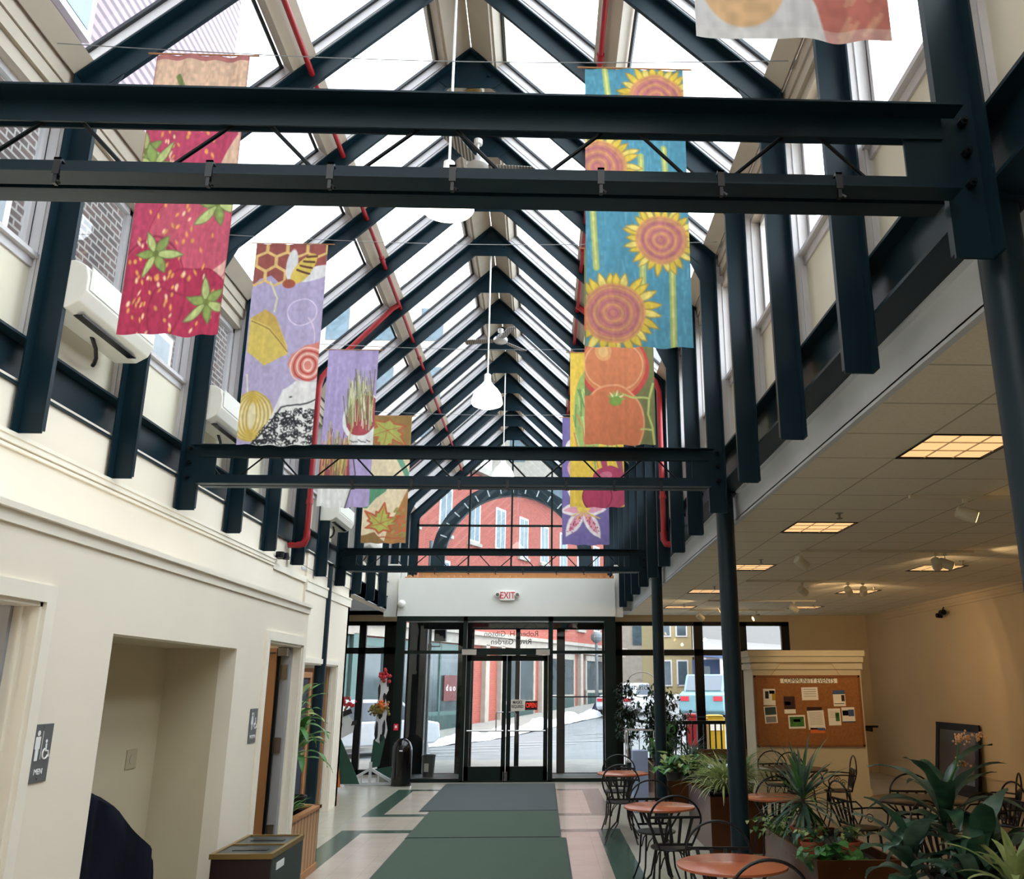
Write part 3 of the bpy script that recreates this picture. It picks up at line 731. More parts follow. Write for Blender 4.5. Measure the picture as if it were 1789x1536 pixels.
# -- bee, shallots and elephant
P = Paint(110, 330, (172, 156, 196)); rng = np.random.RandomState(2)
P.poly([(0, 0), (1, 0), (1, .32), (.55, .5), (.38, .62), (.25, .50), (.1, .55), (0, .66)], (156, 66, 58))
hx = lambda x, y, r: [(x+r*math.cos(R(60*k+30)), y+r*math.sin(R(60*k+30))) for k in range(7)]
for (x, y) in ((.02, .05), (.30, .05), (.58, .05), (.86, .05), (.16, .28), (.44, .28), (.02, .50), (.30, .50)): P.line(hx(x, y, .155), .018, (236, 186, 96))
P.ell(.52, .33, .08, .25, (222, 218, 216), 4); P.ell(.86, .45, .10, .26, (222, 218, 216), 68)
P.ell(.69, .38, .115, .27, (226, 188, 60), 32)
for q in range(4): P.line([(.60+.04*q, .33-.0+.07*(1-q)), (.80+.03*q-.03, .46-.09*q)], .016, (96, 48, 36))
P.ell(.50, .62, .09, .07, (168, 70, 44))
P.ring(.72, 1.05, .20, .20, .008, (220, 200, 226)); P.ring(.62, 1.45, .3, .4, .008, (220, 190, 214), a0=300, a1=20); P.line([(.25, .6), (.36, .85), (.34, 1.05)], .012, (226, 214, 170))
P.poly([(.02, 1.16), (.22, 1.02), (.36, 1.12), (.55, 1.55), (.57, 1.68), (.27, 1.86), (.02, 1.66)], (222, 188, 70)); P.poly([(.02, 1.16), (.22, 1.02), (.36, 1.12), (.55, 1.6), (.30, 1.28)], (206, 162, 60)); P.line([(.04, 1.2), (.3, 1.32), (.56, 1.64)], .008, (150, 110, 50))
P.poly([(.62, 1.68), (.80, 1.56), (1, 1.50), (1, 2.05), (.85, 2.1), (.66, 2.0), (.58, 1.82)], (226, 120, 100))
for q in range(5): P.ring(.86, 1.85, .24-.045*q, .26-.045*q, .010, (190, 54, 52) if q % 2 else (240, 190, 176))
P.line([(.05, 2.0), (.08, 2.25)], .01, (226, 214, 190)); P.ell(.17, 2.60, .27, .35, (232, 214, 160))
for q in range(5): P.ring(.17, 2.60, .27-.05*q, .35-.03*q, .011, (206, 166, 50))
P.poly([(.2, 3.05), (.42, 2.62), (.55, 2.20), (.70, 2.08), (1.05, 2.1), (1.05, 3.05)], (226, 222, 218))
P.line([(.2, 3.0), (.45, 2.65), (.55, 2.45), (.62, 2.42), (.8, 2.43), (1, 2.36)], .010, (40, 40, 42))
for _ in range(330):
    x, y = rng.uniform(.25, 1), rng.uniform(2.48, 3)
    if y > 2.50+max(0, .55-x)*1.3 and y < 2.98: P.ring(x, y, .026, .026, .006 if rng.rand() < .8 else .013, (30, 30, 34), a0=rng.uniform(0, 360), a1=rng.uniform(0, 360))
P.ell(.66, 2.3, .02, .012, (60, 60, 64)); P.grain(.06, .06)
banner('b', P, -2.705, -2.046, 7.428, 5.80, 3.865, 'lilac banner with bee, honeycomb, shallots and a white animal', .010, 2.0)
# -- tomatoes
P = Paint(100, 300, (110, 112, 58)); rng = np.random.RandomState(4)
P.ell(.45, 1.1, .5, .4, (212, 90, 50)); P.ell(.43, 1.85, .50, .52, (214, 60, 50)); P.ell(.42, 1.82, .46, .46, (218, 112, 62)); P.ring(.42, 1.82, .42, .38, .01, (236, 160, 100))
P.ell(.27, 1.62, .12, .14, (230, 150, 80)); P.ell(.27, 1.62, .07, .08, (236, 176, 96))
P.ell(.40, 2.68, .44, .56, (218, 106, 58)); P.ring(.40, 2.68, .44, .56, .012, (236, 150, 96)); P.poly([(-.1, 2.3), (.4, 2.25), (.4, 3.1), (-.1, 3.1)], (218, 106, 58))
for k in range(7): P.leaf(.44, 2.34, .15, .02, -150+k*24, (214, 220, 150) if k % 2 else (140, 176, 60))
P.ell(.44, 2.36, .09, .07, (120, 160, 54)); P.line([(.55, 2.26), (.70, 2.3), (.92, 2.32), (.98, 2.1)], .015, (190, 196, 90)); P.line([(.92, 2.32), (.90, 2.55), (.96, 2.75), (.98, 3)], .015, (190, 196, 90)); P.line([(.80, 2.78), (.96, 2.78)], .014, (190, 196, 90))
P.grain(.05, .05)
banner('b', P, .352, .985, 7.428, 5.80, 3.895, 'orange tomato banner hanging behind the sunflower banner', .006, .9)
# -- pots of grass
P = Paint(90, 270, (166, 144, 196)); rng = np.random.RandomState(6)
P.poly([(.42, 1.2), (1.0, 1.15), (1.02, 1.98), (.56, 2.0)], (222, 216, 210)); P.ell(.75, 1.30, .36, .46, (226, 222, 218), 20); P.ell(.77, 1.28, .31, .40, (176, 54, 62), 20)
P.poly([(.0, 1.9), (.5, 1.9), (.55, 2.4), (.42, 2.9), (.3, 3.05), (0, 3.05)], (206, 90, 60)); P.poly([(-.1, 2.5), (.68, 2.5), (.50, 3.1), (-.1, 3.1)], (224, 220, 214)); P.poly([(-.1, 2.15), (.56, 2.1), (.60, 2.58), (-.1, 2.62)], (150, 50, 62)); P.line([(.62, 2.0), (.70, 2.4), (.52, 3.05)], .012, (60, 60, 60))
for k in range(70):
    x = rng.uniform(.45, .98); y = rng.uniform(1.05, 1.6); P.line([(x, y), (x+rng.uniform(-.12, .05), y-rng.uniform(.4, .75))], .008, [(196, 190, 110), (110, 96, 60), (226, 222, 180), (132, 140, 84)][k % 4])
for k in range(60):
    x = rng.uniform(.03, .52); y = rng.uniform(2.2, 2.6); P.line([(x, y), (x+rng.uniform(-.04, .08), y-rng.uniform(.3, .8))], .009, [(206, 190, 80), (120, 60, 60), (214, 130, 80), (120, 124, 64)][k % 4])
for k in range(5): P.line([(.55+.08*k, 1.75+.03*(k % 2)), (.62+.08*k, 1.79)], .01, (100, 92, 90))
P.grain(.06, .10)
banner('b', P, -2.665, -2.055, 10.10, 5.80, 3.845, 'lilac banner with white pots of grassy stems', .008, 3.2)
# -- yellow banner with radishes
P = Paint(90, 270, (236, 190, 46)); rng = np.random.RandomState(9)
P.ell(.35, 1.2, .28, .85, (150, 180, 80)); 
for k in range(40):
    x, y = rng.uniform(.05, .8), rng.uniform(.6, 1.9); P.line([(x, y), (x+rng.uniform(-.05, .15), y+rng.uniform(.2, .45))], .013, [(120, 168, 78), (190, 206, 110), (96, 140, 70), (214, 120, 60)][k % 4])
P.poly([(.5, 1.9), (.62, 2.3), (.7, 2.3), (.66, 1.9)], (170, 50, 80)); P.poly([(.8, 1.9), (.95, 2.5), (1, 2.5), (.95, 1.9)], (150, 60, 86))
P.ell(.72, 2.46, .3, .24, (178, 44, 80)); P.ell(.82, 2.8, .26, .22, (186, 50, 84)); P.ell(.50, 2.80, .27, .27, (182, 42, 78)); P.ring(.50, 2.80, .27, .27, .01, (120, 24, 54)); P.ell(.66, 2.4, .12, .08, (206, 92, 120))
P.grain(.06, .06)
banner('b', P, .30, .945, 10.10, 5.80, 3.865, 'yellow banner with crimson radishes, third on the right', .006, 2.2)
# -- maple leaves
P = Paint(80, 240, (232, 206, 158)); rng = np.random.RandomState(11)
def maple(cx_, cy_, r, col, edge, rot=0):
    pts = []
    for k, (a, q) in enumerate(((-90, 1), (-70, .55), (-60, .62), (-48, .42), (-30, .95), (-14, .55), (-5, .62), (10, .40), (25, .7), (60, .35), (90, .45), (120, .35), (155, .7), (170, .40), (185, .62), (194, .55), (210, .95), (228, .42), (240, .62), (250, .55))):
        pts.append((cx_+r*q*math.cos(R(a+rot)), cy_+r*q*math.sin(R(a+rot))))
    P.poly(pts, col); P.line(pts+[pts[0]], .022, edge, .9)
    for a in (-90, -30, 210, 25, 155): P.line([(cx_, cy_), (cx_+r*.75*math.cos(R(a+rot)), cy_+r*.75*math.sin(R(a+rot)))], .012, edge, .6)
P.poly([(0, 0), (1, 0), (1, .7), (.6, .9), (0, .9)], (150, 108, 46)); maple(.45, .35, .62, (166, 170, 64), (186, 76, 40), 190)
P.poly([(.0, 1.55), (.62, 1.5), (.5, 1.8), (.3, 1.95), (.1, 2.2), (0, 2.2)], (72, 142, 96)); P.line([(.75, 1.0), (1, 1.5)], .06, (96, 160, 120))
P.poly([(1.05, 1.6), (.8, 2.2), (.6, 2.6), (.5, 3.05), (1.05, 3.05)], (178, 110, 48)); P.poly([(-.05, 2.85), (.3, 2.75), (.6, 3.05), (-.05, 3.05)], (140, 98, 44)); maple(.42, 2.55, .48, (176, 178, 62), (196, 70, 34), 8); P.line([(.4, 2.85), (.95, 2.9)], .012, (190, 70, 40))
for _ in range(30): P.ell(rng.uniform(.7, 1), rng.uniform(2.2, 2.9), .03, .05, (210, 90, 50) if _ % 2 else (150, 140, 60), rng.uniform(0, 90))
P.grain(.06, .04)
banner('b', P, -2.70, -2.04, 12.82, 5.80, 3.855, 'cream and brown banner with maple leaves, farthest on the left', .006, .2)
# -- lily
P = Paint(80, 240, (104, 88, 158)); rng = np.random.RandomState(12)
for (a, L) in ((120, .75), (62, .78), (175, .5), (0, .5), (250, .6), (300, .5)):
    P.leaf(.45, 2.18, L, .17, a, (232, 218, 222), (150, 120, 150)); P.leaf(.45, 2.18, L*.85, .09, a, (226, 140, 160))
P.leaf(.2, .5, .5, .16, 90, (232, 218, 222)); P.leaf(.2, 1.0, .55, .16, 80, (226, 150, 160)); P.leaf(.25, 1.4, .5, .14, 100, (232, 218, 222))
for _ in range(60): t_ = rng.choice([R(120), R(62)]); q = rng.uniform(.2, .6); P.ell(.45+q*math.cos(t_)+rng.uniform(-.06, .06), 2.18+q*math.sin(t_)+rng.uniform(-.05, .05), .012, .014, (176, 40, 70))
P.ell(.45, 2.15, .14, .10, (236, 200, 60))
for k in range(6): P.line([(.45, 2.2), (.2+.12*k, 2.35+.05*(k % 2))], .012, (226, 180, 60))
P.grain(.06, .05)
banner('b', P, .262, .965, 12.82, 5.80, 3.845, 'violet banner with a spotted lily, farthest on the right', .008, 1.6)
# -- nearest banner, only its hem in view
P = Paint(110, 330, (206, 202, 200)); rng = np.random.RandomState(14)
P.ell(.25, 2.6, .23, .33, (222, 170, 112)); P.ell(.25, 2.55, .15, .2, (232, 204, 150)); P.poly([(.53, 2.6), (.62, 2.8), (.68, 3.1), (1.1, 3.1), (1.1, 1.8), (.55, 2.0)], (196, 96, 80))
for _ in range(50): x, y = rng.uniform(.62, 1), rng.uniform(2, 3); P.line([(x, y), (x+.06, y-.1)], .012, (222, 150, 110), .7)
P.put((P.V > 2.93)*1., (226, 222, 212), .35); P.grain(.08, .06)
banner('b', P, .478, 1.12, 2.33, 5.80, 3.855, 'pale banner with an orange fruit whose hem shows at the top edge', .012, .5, .03)

# wires the banners hang from
for y, nm in ((2.33, 'nearest'), (4.925, 'second'), (7.428, 'third'), (10.10, 'fourth'), (12.82, 'farthest')):
    th = thing('banner_wire', 'thin grey wire stretched across the hall, %s row of banners' % nm, 'wire', (-.8, y, 5.85))
    pts = [(-3.27+(4.95)*k/16, y, 5.90-.07*math.sin(math.pi*k/16)) for k in range(17)]
    MB().tube(pts, .0035, 5).build('strand', 'wire', th)
    cl = MB()
    for q in range(3): cl.tube([(1.655-.004*q, y+.06*math.cos(a), 5.88+.022*math.sin(a)-.006*q) for a in np.linspace(0, 6.28, 18)], .002, 4)
    cl.build('coiled_end', 'wire', th)

# ================================================================== SPRINKLER PIPES
th = thing('sprinkler_pipe', 'dark red sprinkler pipe under the left roof slope with a branch down the left wall', 'pipe', (-2.03, 8, 6.92))
m = MB().tube([(-2.045, YB+.2, 6.93), (-2.045, 20.9, 6.93)], .024, 10)
for y in (4.2, 7.2, 9.9, 13.3, 16.4, 19.2): m.tube([(-2.045, y-.05, 6.93), (-2.045, y+.05, 6.93)], .034, 10)
m.build('main_pipe', 'red_pipe', th, smooth=True)
e = MB().tube([(-2.045, 11.22, 6.93), (-2.14, 11.22, 6.86), (-2.22, 11.22, 6.77), (-2.9, 11.22, 6.02), (-3.02, 11.22, 5.85), (-3.05, 11.22, 5.7), (-3.05, 11.22, 3.66), (-3.07, 11.22, 3.60), (-3.13, 11.2, 3.56), (-3.2, 11.2, 3.56), (-3.268, 11.2, 3.56)], .036, 12)
e.tube([(-3.05, 11.22, 4.1), (-3.05, 11.22, 4.16)], .045, 12).tube([(-3.05, 11.22, 3.75), (-3.05, 11.22, 3.66), (-3.08, 11.21, 3.58), (-3.15, 11.2, 3.56)], .045, 12); e.build('branch_pipe', 'red_pipe', th, smooth=True)
th = thing('sprinkler_pipe', 'dark red sprinkler pipe under the right roof slope with a branch down the right posts', 'pipe', (.44, 8, 6.92))
m = MB().tube([(.437, YB+.2, 6.93), (.437, 20.9, 6.93)], .024, 10)
for y in (6.2, 9.6, 11.3, 14, 17): m.tube([(.437, y-.05, 6.93), (.437, y+.05, 6.93)], .034, 10)
m.build('main_pipe', 'red_pipe', th, smooth=True)
e = MB().tube([(.437, 11.22, 6.93), (.6, 11.22, 6.80), (1.38, 11.22, 5.98), (1.50, 11.22, 5.83), (1.545, 11.22, 5.70), (1.555, 11.22, 3.70), (1.57, 11.22, 3.62), (1.6, 11.2, 3.59), (1.635, 11.2, 3.59)], .036, 12)
e.tube([(1.555, 11.22, 4.2), (1.555, 11.22, 4.25)], .045, 12).tube([(1.553, 11.22, 3.76), (1.557, 11.22, 3.66), (1.58, 11.21, 3.60), (1.66, 11.2, 3.59)], .045, 12); e.build('branch_pipe', 'red_pipe', th, smooth=True)

# ================================================================== FANS, PENDANTS
def fan(y, z, rot, lab):
    th = thing('ceiling_fan', lab, 'ceiling fan', (AX, y, z), 'ceiling fans under the ridge')
    MB().tube([(AX, y, z+.02), (AX, y, AZ-.30)], .014, 8).lathe([(.05, AZ-.36-z), (.05, AZ-.30-z)], (AX, y, z), 12).build('down_rod', 'shade_unlit', th)
    MB().lathe([(.02, .12), (.05, .10), (.06, .06), (.11, .045), (.125, .02), (.125, -.02), (.10, -.045), (.03, -.055)], (AX, y, z), 28).build('motor', 'fan_metal', th, smooth=True)
    for k in range(3):
        a = R(rot+120*k); m = MB(); i0 = m.n
        m.prism([(.10, -.03), (.17, -.06), (.62, -.075), (.64, -.06), (.64, .06), (.62, .075), (.17, .06), (.10, .03)], 'z', -.004, .004)
        m.xf(Matrix.Translation((AX, y, z-.005)) @ Matrix.Rotation(a, 4, 'Z') @ Matrix.Rotation(R(11), 4, 'X'))
        m.build('blade', 'fan_blade', th)
fan(8.80, 7.58, 5, 'white three-bladed ceiling fan framed by the nearest truss')
fan(14.36, 7.70, 50, 'white three-bladed ceiling fan hanging high beyond the lit pendant')
def pendant(y, z, lab, lit=True, rr=.215, h=.30):
    th = thing('pendant_lamp', lab, 'pendant lamp', (AX, y, z), 'dome pendants down the middle of the hall')
    MB().tube([(AX, y, z+h+.10), (AX, y, AZ-.30)], .011, 8).build('stem', 'shade_unlit', th)
    MB().lathe([(.02, h+.14), (.045, h+.12), (.05, h+.02), (.062, h)], (AX, y, z), 20).build('socket_cap', 'shade_unlit', th, smooth=True)
    MB().lathe([(.062, h), (.08, h-.03), (.14, h-.09), (.185, h-.16), (rr*.97, .06), (rr, 0), (rr*.93, -.02), (rr*.6, -.05), (.01, -.06)], (AX, y, z), 32).build('glass_shade', 'lamp_white' if lit else 'shade_unlit', th, smooth=True)
pendant(6.28, 5.53, 'lit white dome pendant lamp behind the nearest truss')
pendant(11.42, 5.56, 'lit white dome pendant lamp seen whole above the middle truss')
pendant(16.35, 5.66, 'small lit white dome pendant lamp in front of the gable window')
# heat detector at the ridge
th = thing('heat_detector', 'small beige round detector under the ridge', 'detector', (AX, 8.5, 8.1))
MB().lathe([(.11, .10), (.12, .06), (.12, 0), (.10, -.02)], (AX, 8.0, 7.97), 20).build('housing', 'beige_paint', th, smooth=True)
MB().lathe([(.08, -.02), (.09, -.05), (.06, -.07)], (AX, 8.0, 7.97), 20).build('lens', 'bin_gold', th, smooth=True)

# ================================================================== AIR CONDITIONERS
def ac(y, z, lab):
    th = thing('air_conditioner', lab, 'air conditioner', (-3.25, y, z), 'wall air conditioners on the left')
    L = 1.02; x = -3.25
    prof = [(x, z), (x, z+.33), (x+.18, z+.34), (x+.255, z+.30), (x+.275, z+.22), (x+.275, z+.12), (x+.24, z+.05), (x+.16, z+.0)]
    MB().prism(prof, 'y', y, y+L).build('case', 'ac_white', th, bevel=.008)
    MB().box(x+.15, x+.21, y+.12, y+L-.12, z-.004, z+.004).build('air_outlet', 'black_plastic', th)
    MB().box(x+.277, x+.281, y+.03, y+L-.03, z+.14, z+.30).build('front_panel', 'ac_white', th)
    MB().tube([(x+.08, y+.50, z+.01), (x+.09, y+.56, z-.06), (x+.06, y+.64, z-.10), (x+.02, y+.70, z-.12), (x-.0, y+.72, z-.13)], .014, 8).build('hose', 'black_plastic', th)
ac(5.27, 4.17, 'white wall air conditioner partly behind the strawberry banner')
ac(7.73, 4.17, 'white wall air conditioner left of the lilac bee banner')
ac(12.55, 4.13, 'white wall air conditioner below the banner of potted stems')
ac(15.05, 4.13, 'white wall air conditioner beside the maple leaf banner')
# cables and the twin emergency lamp on the wall
th = thing('emergency_lamp', 'small dark twin-head lamp on the left cornice', 'lamp', (-3.2, 10.78, 3.35))
MB().lathe([(.05, 0), (.05, .07)], (-3.21, 10.70, 3.33), 12).lathe([(.045, 0), (.03, .08)], (-3.18, 10.85, 3.33), 12).box(-3.27, -3.2, 10.72, 10.85, 3.33, 3.40).build('lamp_heads', 'steel_dark', th)
MB().tube([(-3.22, 10.85, 3.4), (-3.24, 12.1, 3.39), (-3.25, 15.0, 3.385)], .005, 6).build('cable', 'black_plastic', th)
th = thing('cable', 'thin black cable hanging beside the globe lamp', 'cable', (-2.97, 18.0, 3.9))
MB().tube([(-3.00, 18.49, 4.12), (-3.03, 18.49, 3.7), (-3.05, 18.49, 3.22)], .006, 6).build('strand', 'black_plastic', th)

# ================================================================== ENTRY BOX, DOORS
BX0, BX1, BY = -3.02, 1.487, 18.395
hb = MB(); hb.box(BX0, BX1, BY, BY+.12, 3.215, 4.0); hb.box(BX0, BX0+.1, BY+.12, YW, 3.225, 3.96); hb.box(BX1-.1, BX1, BY+.12, YW, 3.225, 3.96)
hb.box(BX0, BX1, BY+.12, YG+.1, 3.96, 4.0); hb.box(BX0, BX1, BY+.12, YW, 3.2, 3.225)
struct('wall_front', hb, 'wall_white')
struct('wall_front', MB().box(XL-.05, BX0, 18.5, 18.6, 3.215, 4.3).box(BX1, 1.66, 18.5, 18.6, 3.215, 4.3), 'wall_white')
struct('wall_front', MB().box(BX1, FX, 18.85, 18.95, 3.365, 4.3).box(XL-.2, BX0, 19.3, 19.4, 3.365, 4.3), 'wall_white')
struct('wall_front', MB().box(-4.9, -3.0, YW-.02, YW+.2, 3.225, 3.37).box(1.5, XR, YW-.02, YW+.2, 3.225, 3.37).box(5.58, XR, YW, YW+.2, 0, 3.3).box(-4.9, AX-HW, YW, YW+.2, 3.36, 4.3), 'wall_tan')
fr = MB()
def fbox(x0, x1, z0, z1, y=BY, d=.115, mi=0): fr.box(x0, x1, y, y+d, z0, z1, mi)
DZ = 2.46
fbox(BX0, -2.835, 0, 3.215); fbox(-1.65, -1.57, 0, 3.215); fbox(.10, .195, 0, 3.215); fbox(1.255, BX1, 0, 3.215)
fbox(-2.835, 1.255, 3.12, 3.215); fbox(-2.835, -1.65, DZ, DZ+.065); fbox(-1.57, .10, DZ-.02, DZ+.11); fbox(.195, 1.255, DZ, DZ+.065)
fbox(-2.835, -1.65, .03, .07); fbox(.195, 1.255, .03, .07); fbox(.195, 1.255, 1.60, 1.625)
fbox(BX0, BX1, 0, .03)
struct('window_%d' % wn, fr, 'frame_green'); en = bpy.data.objects['window_%d' % wn]; wn += 1
for (a, b, c, d_) in ((-2.835, -1.65, DZ+.06, 3.12), (-1.57, .10, DZ+.11, 3.12), (.195, 1.255, DZ+.06, 3.12), (-2.835, -1.65, .07, DZ), (.195, 1.255, .07, DZ)):
    MB().box(a, b, BY+.05, BY+.056, c, d_).build('window_pane', 'pane', en)
tx = text('Robert H. Gibson', .155, 'ink', en, (-.665, BY+.045, 2.86), Rx(90) @ Ry(180), 'window_lettering', .0005, extra=-.001)
tx2 = text('River Garden', .155, 'ink', en, (-.665, BY+.045, 2.70), Rx(90) @ Ry(180), 'window_lettering', .0005)
for o_ in (tx, tx2):    # lettering faces the street and reads reversed from inside
    pass
def door_leaf(x0, x1, hinge, num):
    d = MB(); w_ = .085
    d.box(x0, x0+w_, BY+.03, BY+.075, .02, DZ-.03); d.box(x1-w_, x1, BY+.03, BY+.075, .02, DZ-.03)
    d.box(x0, x1, BY+.03, BY+.075, DZ-.14, DZ-.03); d.box(x0, x1, BY+.03, BY+.075, .02, .29)
    o = struct('door_%d' % num, d, 'frame_green')
    MB().box(x0+w_, x1-w_, BY+.05, BY+.056, .29, DZ-.14).build('door_pane', 'pane', o)
    MB().tube([(x0+.04, BY-.04, .965), (x1-.04, BY-.04, .965)], .015, 10).tube([(x0+.05, BY-.04, .965), (x0+.05, BY+.03, .965)], .012).tube([(x1-.05, BY-.04, .965), (x1-.05, BY+.03, .965)], .012).build('push_bar', 'chrome', o)
    xi = x1-.05 if hinge < 0 else x0+.05; s_ = -1 if hinge < 0 else 1
    MB().tube([(xi, BY-.03, 1.32), (xi+s_*.12, BY-.06, 1.32), (xi+s_*.14, BY-.06, 1.28), (xi+s_*.14, BY-.05, .98)], .011, 8).build('pull_handle', 'chrome', o)
    MB().tube([(xi-s_*.02, BY-.01, .03), (xi-s_*.02, BY-.01, .20)], .010, 8).build('floor_bolt', 'chrome', o)
    return o
dl = door_leaf(-1.56, -.745, -1, 3); dr = door_leaf(-.735, .095, 1, 4)
th = thing('door_closer_header', 'long dark door operator with silver ends above the double doors', 'door operator', (-.75, BY-.06, 2.49))
MB().box(-1.36, -.15, BY-.11, BY, 2.435, 2.545).build('case', 'frame_green', th)
for a, b in ((-1.655, -1.36), (-.15, .13)): MB().box(a, b, BY-.112, BY, 2.435, 2.545).build('end_cap', 'chrome', th)
MB().box(-1.40, -1.15, BY-.06, BY-.02, 2.40, 2.435).box(-.35, -.1, BY-.06, BY-.02, 2.40, 2.435).build('arm', 'black_plastic', th)
# outer line of the vestibule
fr = MB(); y2 = YW
for a, b in ((BX0, -2.60), (-1.9, -1.55), (-.62, -.52), (.30, .48), (1.32, BX1)): fr.box(a, b, y2, y2+.1, 0, 3.1)
fr.box(BX0, BX1, y2, y2+.1, 3.05, 3.2); fr.box(BX0, BX1, y2, y2+.1, 2.52, 2.62) if False else None
fr.box(BX0, BX1, y2, y2+.1, 0, .02)
struct('window_%d' % wn, MB().box(BX0, BX0+.05, BY+.1, y2, 0, .1).box(BX1-.05, BX1, BY+.1, y2, 0, .1).box(BX0, BX0+.05, BY+.6, BY+.68, 0, 3.2).box(BX1-.05, BX1, BY+.6, BY+.68, 0, 3.2), 'frame_green'); wn += 1
fo = struct('window_%d' % wn, fr, 'frame_black'); wn += 1
for a, b in ((-2.60, -1.9), (.48, 1.32)): MB().box(a, b, y2+.04, y2+.046, .02, 3.05).build('window_pane', 'pane', fo)
# gable window
th_ = MB(); yg = YG+.02
gx0, gx1 = AX-HW+.15, AX+HW-.15; gz0 = 4.42
def gtop(x): return AZ-.155/ct-abs(x-AX)*math.tan(TH)
for x in (-1.83, -.80, .18): th_.box(x-.022, x+.022, yg, yg+.06, gz0-.4, gtop(x)-.02)
th_.box(gx0, gx1, yg, yg+.06, 5.575, 5.625); th_.box(gx0, gx1, yg, yg+.06, gz0-.4, gz0-.34)
th_.box(gx0, gx0+.05, yg, yg+.06, gz0-.4, gtop(gx0)); th_.box(gx1-.05, gx1, yg, yg+.06, gz0-.4, gtop(gx1))
for s_ in (1, -1):
    th_.prism([(AX, gtop(AX)+.02), (AX+s_*(HW-.15), gtop(AX+HW-.15)+.02), (AX+s_*(HW-.15), gtop(AX+HW-.15)-.06), (AX, gtop(AX)-.06)], 'y', yg, yg+.06)
fo = struct('window_%d' % wn, th_, 'frame_green'); wn += 1
MB().prism([(gx0, 4.0), (gx1, 4.0), (gx1, gtop(gx1)), (AX, gtop(AX)), (gx0, gtop(gx0))], 'y', yg+.025, yg+.031).build('window_pane', 'pane_dull', fo)
th = thing('slatted_grille', 'wooden slatted grille lying under the gable window above the entry', 'grille', (-.7, 19.6, 4.02))
m = MB()
for k in range(34): m.box(-2.9+.132*k, -2.9+.132*k+.07, 18.7, 20.9, 4.06, 4.10)
for yy in (18.7, 19.4, 20.1, 20.8): m.box(-2.95, 1.5, yy, yy+.05, 4.0, 4.06)
m.box(-2.95, 1.5, 20.75, 20.8, 4.0, 4.42)
m.build('slats', 'wood_pine', th)

# exit sign
th = thing('exit_sign', 'white exit sign with red letters and twin lamps above the doors', 'exit sign', (-.76, BY-.03, 3.63))
MB().box(-.91, -.605, BY-.06, BY-.004, 3.53, 3.73).build('box', 'white_plastic', th, bevel=.012)
text('EXIT', .195, 'sign_red', th, (-.757, BY-.062, 3.632), Rx(90), 'letters', .001, sx=.78, extra=.002)
for s_ in (-1, 1):
    MB().lathe([(.055, -.07), (.055, .0), (.03, .03)], (-.757+s_*.205, BY-.02, 3.66), 16, 0, 1, 1, 'y').build('lamp_head', 'white_plastic', th, smooth=True)
    MB().lathe([(.036, -.074), (.036, -.069)], (-.757+s_*.205, BY-.02, 3.65), 16, 0, 1, 1, 'y').build('lamp_lens', 'nickel', th)
th = thing('globe_lamp', 'small white globe on the front wall left of the exit sign', 'lamp', (-2.96, BY-.06, 3.47))
MB().ball((-2.93, BY-.085, 3.46), .083, 20).build('globe', 'shade_unlit', th, smooth=True); MB().lathe([(.05, 0), (.05, .012)], (-2.93, BY-.012, 3.46), 16, 0, 1, 1, 'y').build('mount', 'white_plastic', th)
# notices on the right door leaf
th = thing('paper_notice', 'white paper notice reading masks required on the right door', 'sign', (-.5, BY+.045, 1.45))
MB().box(-.665, -.365, BY+.040, BY+.046, 1.34, 1.56).build('sheet', 'paper', th)
text('MASKS', .085, 'ink', th, (-.515, BY+.039, 1.505), Rx(90), 'letters', .0006, sx=.75, extra=.002); text('REQUIRED', .085, 'ink', th, (-.515, BY+.039, 1.425), Rx(90), 'letters', .0006, sx=.6, extra=.002)
th = thing('open_sign', 'dark red open sign hanging on the right door', 'sign', (-.24, BY+.045, 1.45))
MB().box(-.36, -.115, BY+.036, BY+.046, 1.36, 1.535).build('board', 'sign_dark', th)
text('OPEN', .13, 'neon_red', th, (-.238, BY+.035, 1.447), Rx(90), 'letters', .0006, sx=.64, extra=.001)
th = thing('call_button', 'small red fire notice on the dark frame left of the doors', 'sign', (-2.93, BY-.01, 1.03))
MB().box(-2.97, -2.88, BY-.012, BY-.002, .98, 1.10).build('plate', 'sign_red', th); MB().box(-2.945, -2.905, BY-.014, BY-.012, 1.02, 1.07).build('mark', 'sign_white', th)

# side window walls
def sidewin(xs_, z_tr, y=YW, head=3.225):
    global wn
    f = MB(); x0, x1 = xs_[0][0], xs_[-1][1]
    for a, b in xs_: f.box(a, b, y, y+.1, 0, head)
    f.box(x0, x1, y, y+.1, head-.09, head); f.box(x0, x1, y, y+.1, z_tr, z_tr+.13); f.box(x0, x1, y, y+.1, 0, .1)
    o = struct('window_%d' % wn, f, 'frame_black'); wn += 1
    for k in range(len(xs_)-1):
        for (c, d_) in ((.1, z_tr), (z_tr+.13, head-.09)): MB().box(xs_[k][1], xs_[k+1][0], y+.04, y+.046, c, d_).build('window_pane', 'pane', o)
    return o
sidewin([(-4.7, -4.55), (-4.11, -3.96), (-3.55, -3.10)], 2.52)
sidewin([(1.50, 1.77), (3.40, 3.60), (4.45, 4.6), (5.40, 5.58)], 2.48)
# oval window decal
th = thing('window_decal', 'pale oval decal with lettering on the glass right of the doors', 'decal', (2.1, YW+.03, 1.86))
MB().tube([(2.2+.33*math.cos(a), YW+.03, 1.85+.27*math.sin(a)) for a in np.linspace(0, 6.283, 40)[:-1]], .012, 6, 0, True).build('ring', 'sign_white', th)
text('inside', .2, 'sign_white', th, (2.2, YW+.025, 1.80), Rx(90), 'letters', .0005); text('the', .1, 'sign_white', th, (2.15, YW+.025, 1.95), Rx(90), 'letters', .0005)

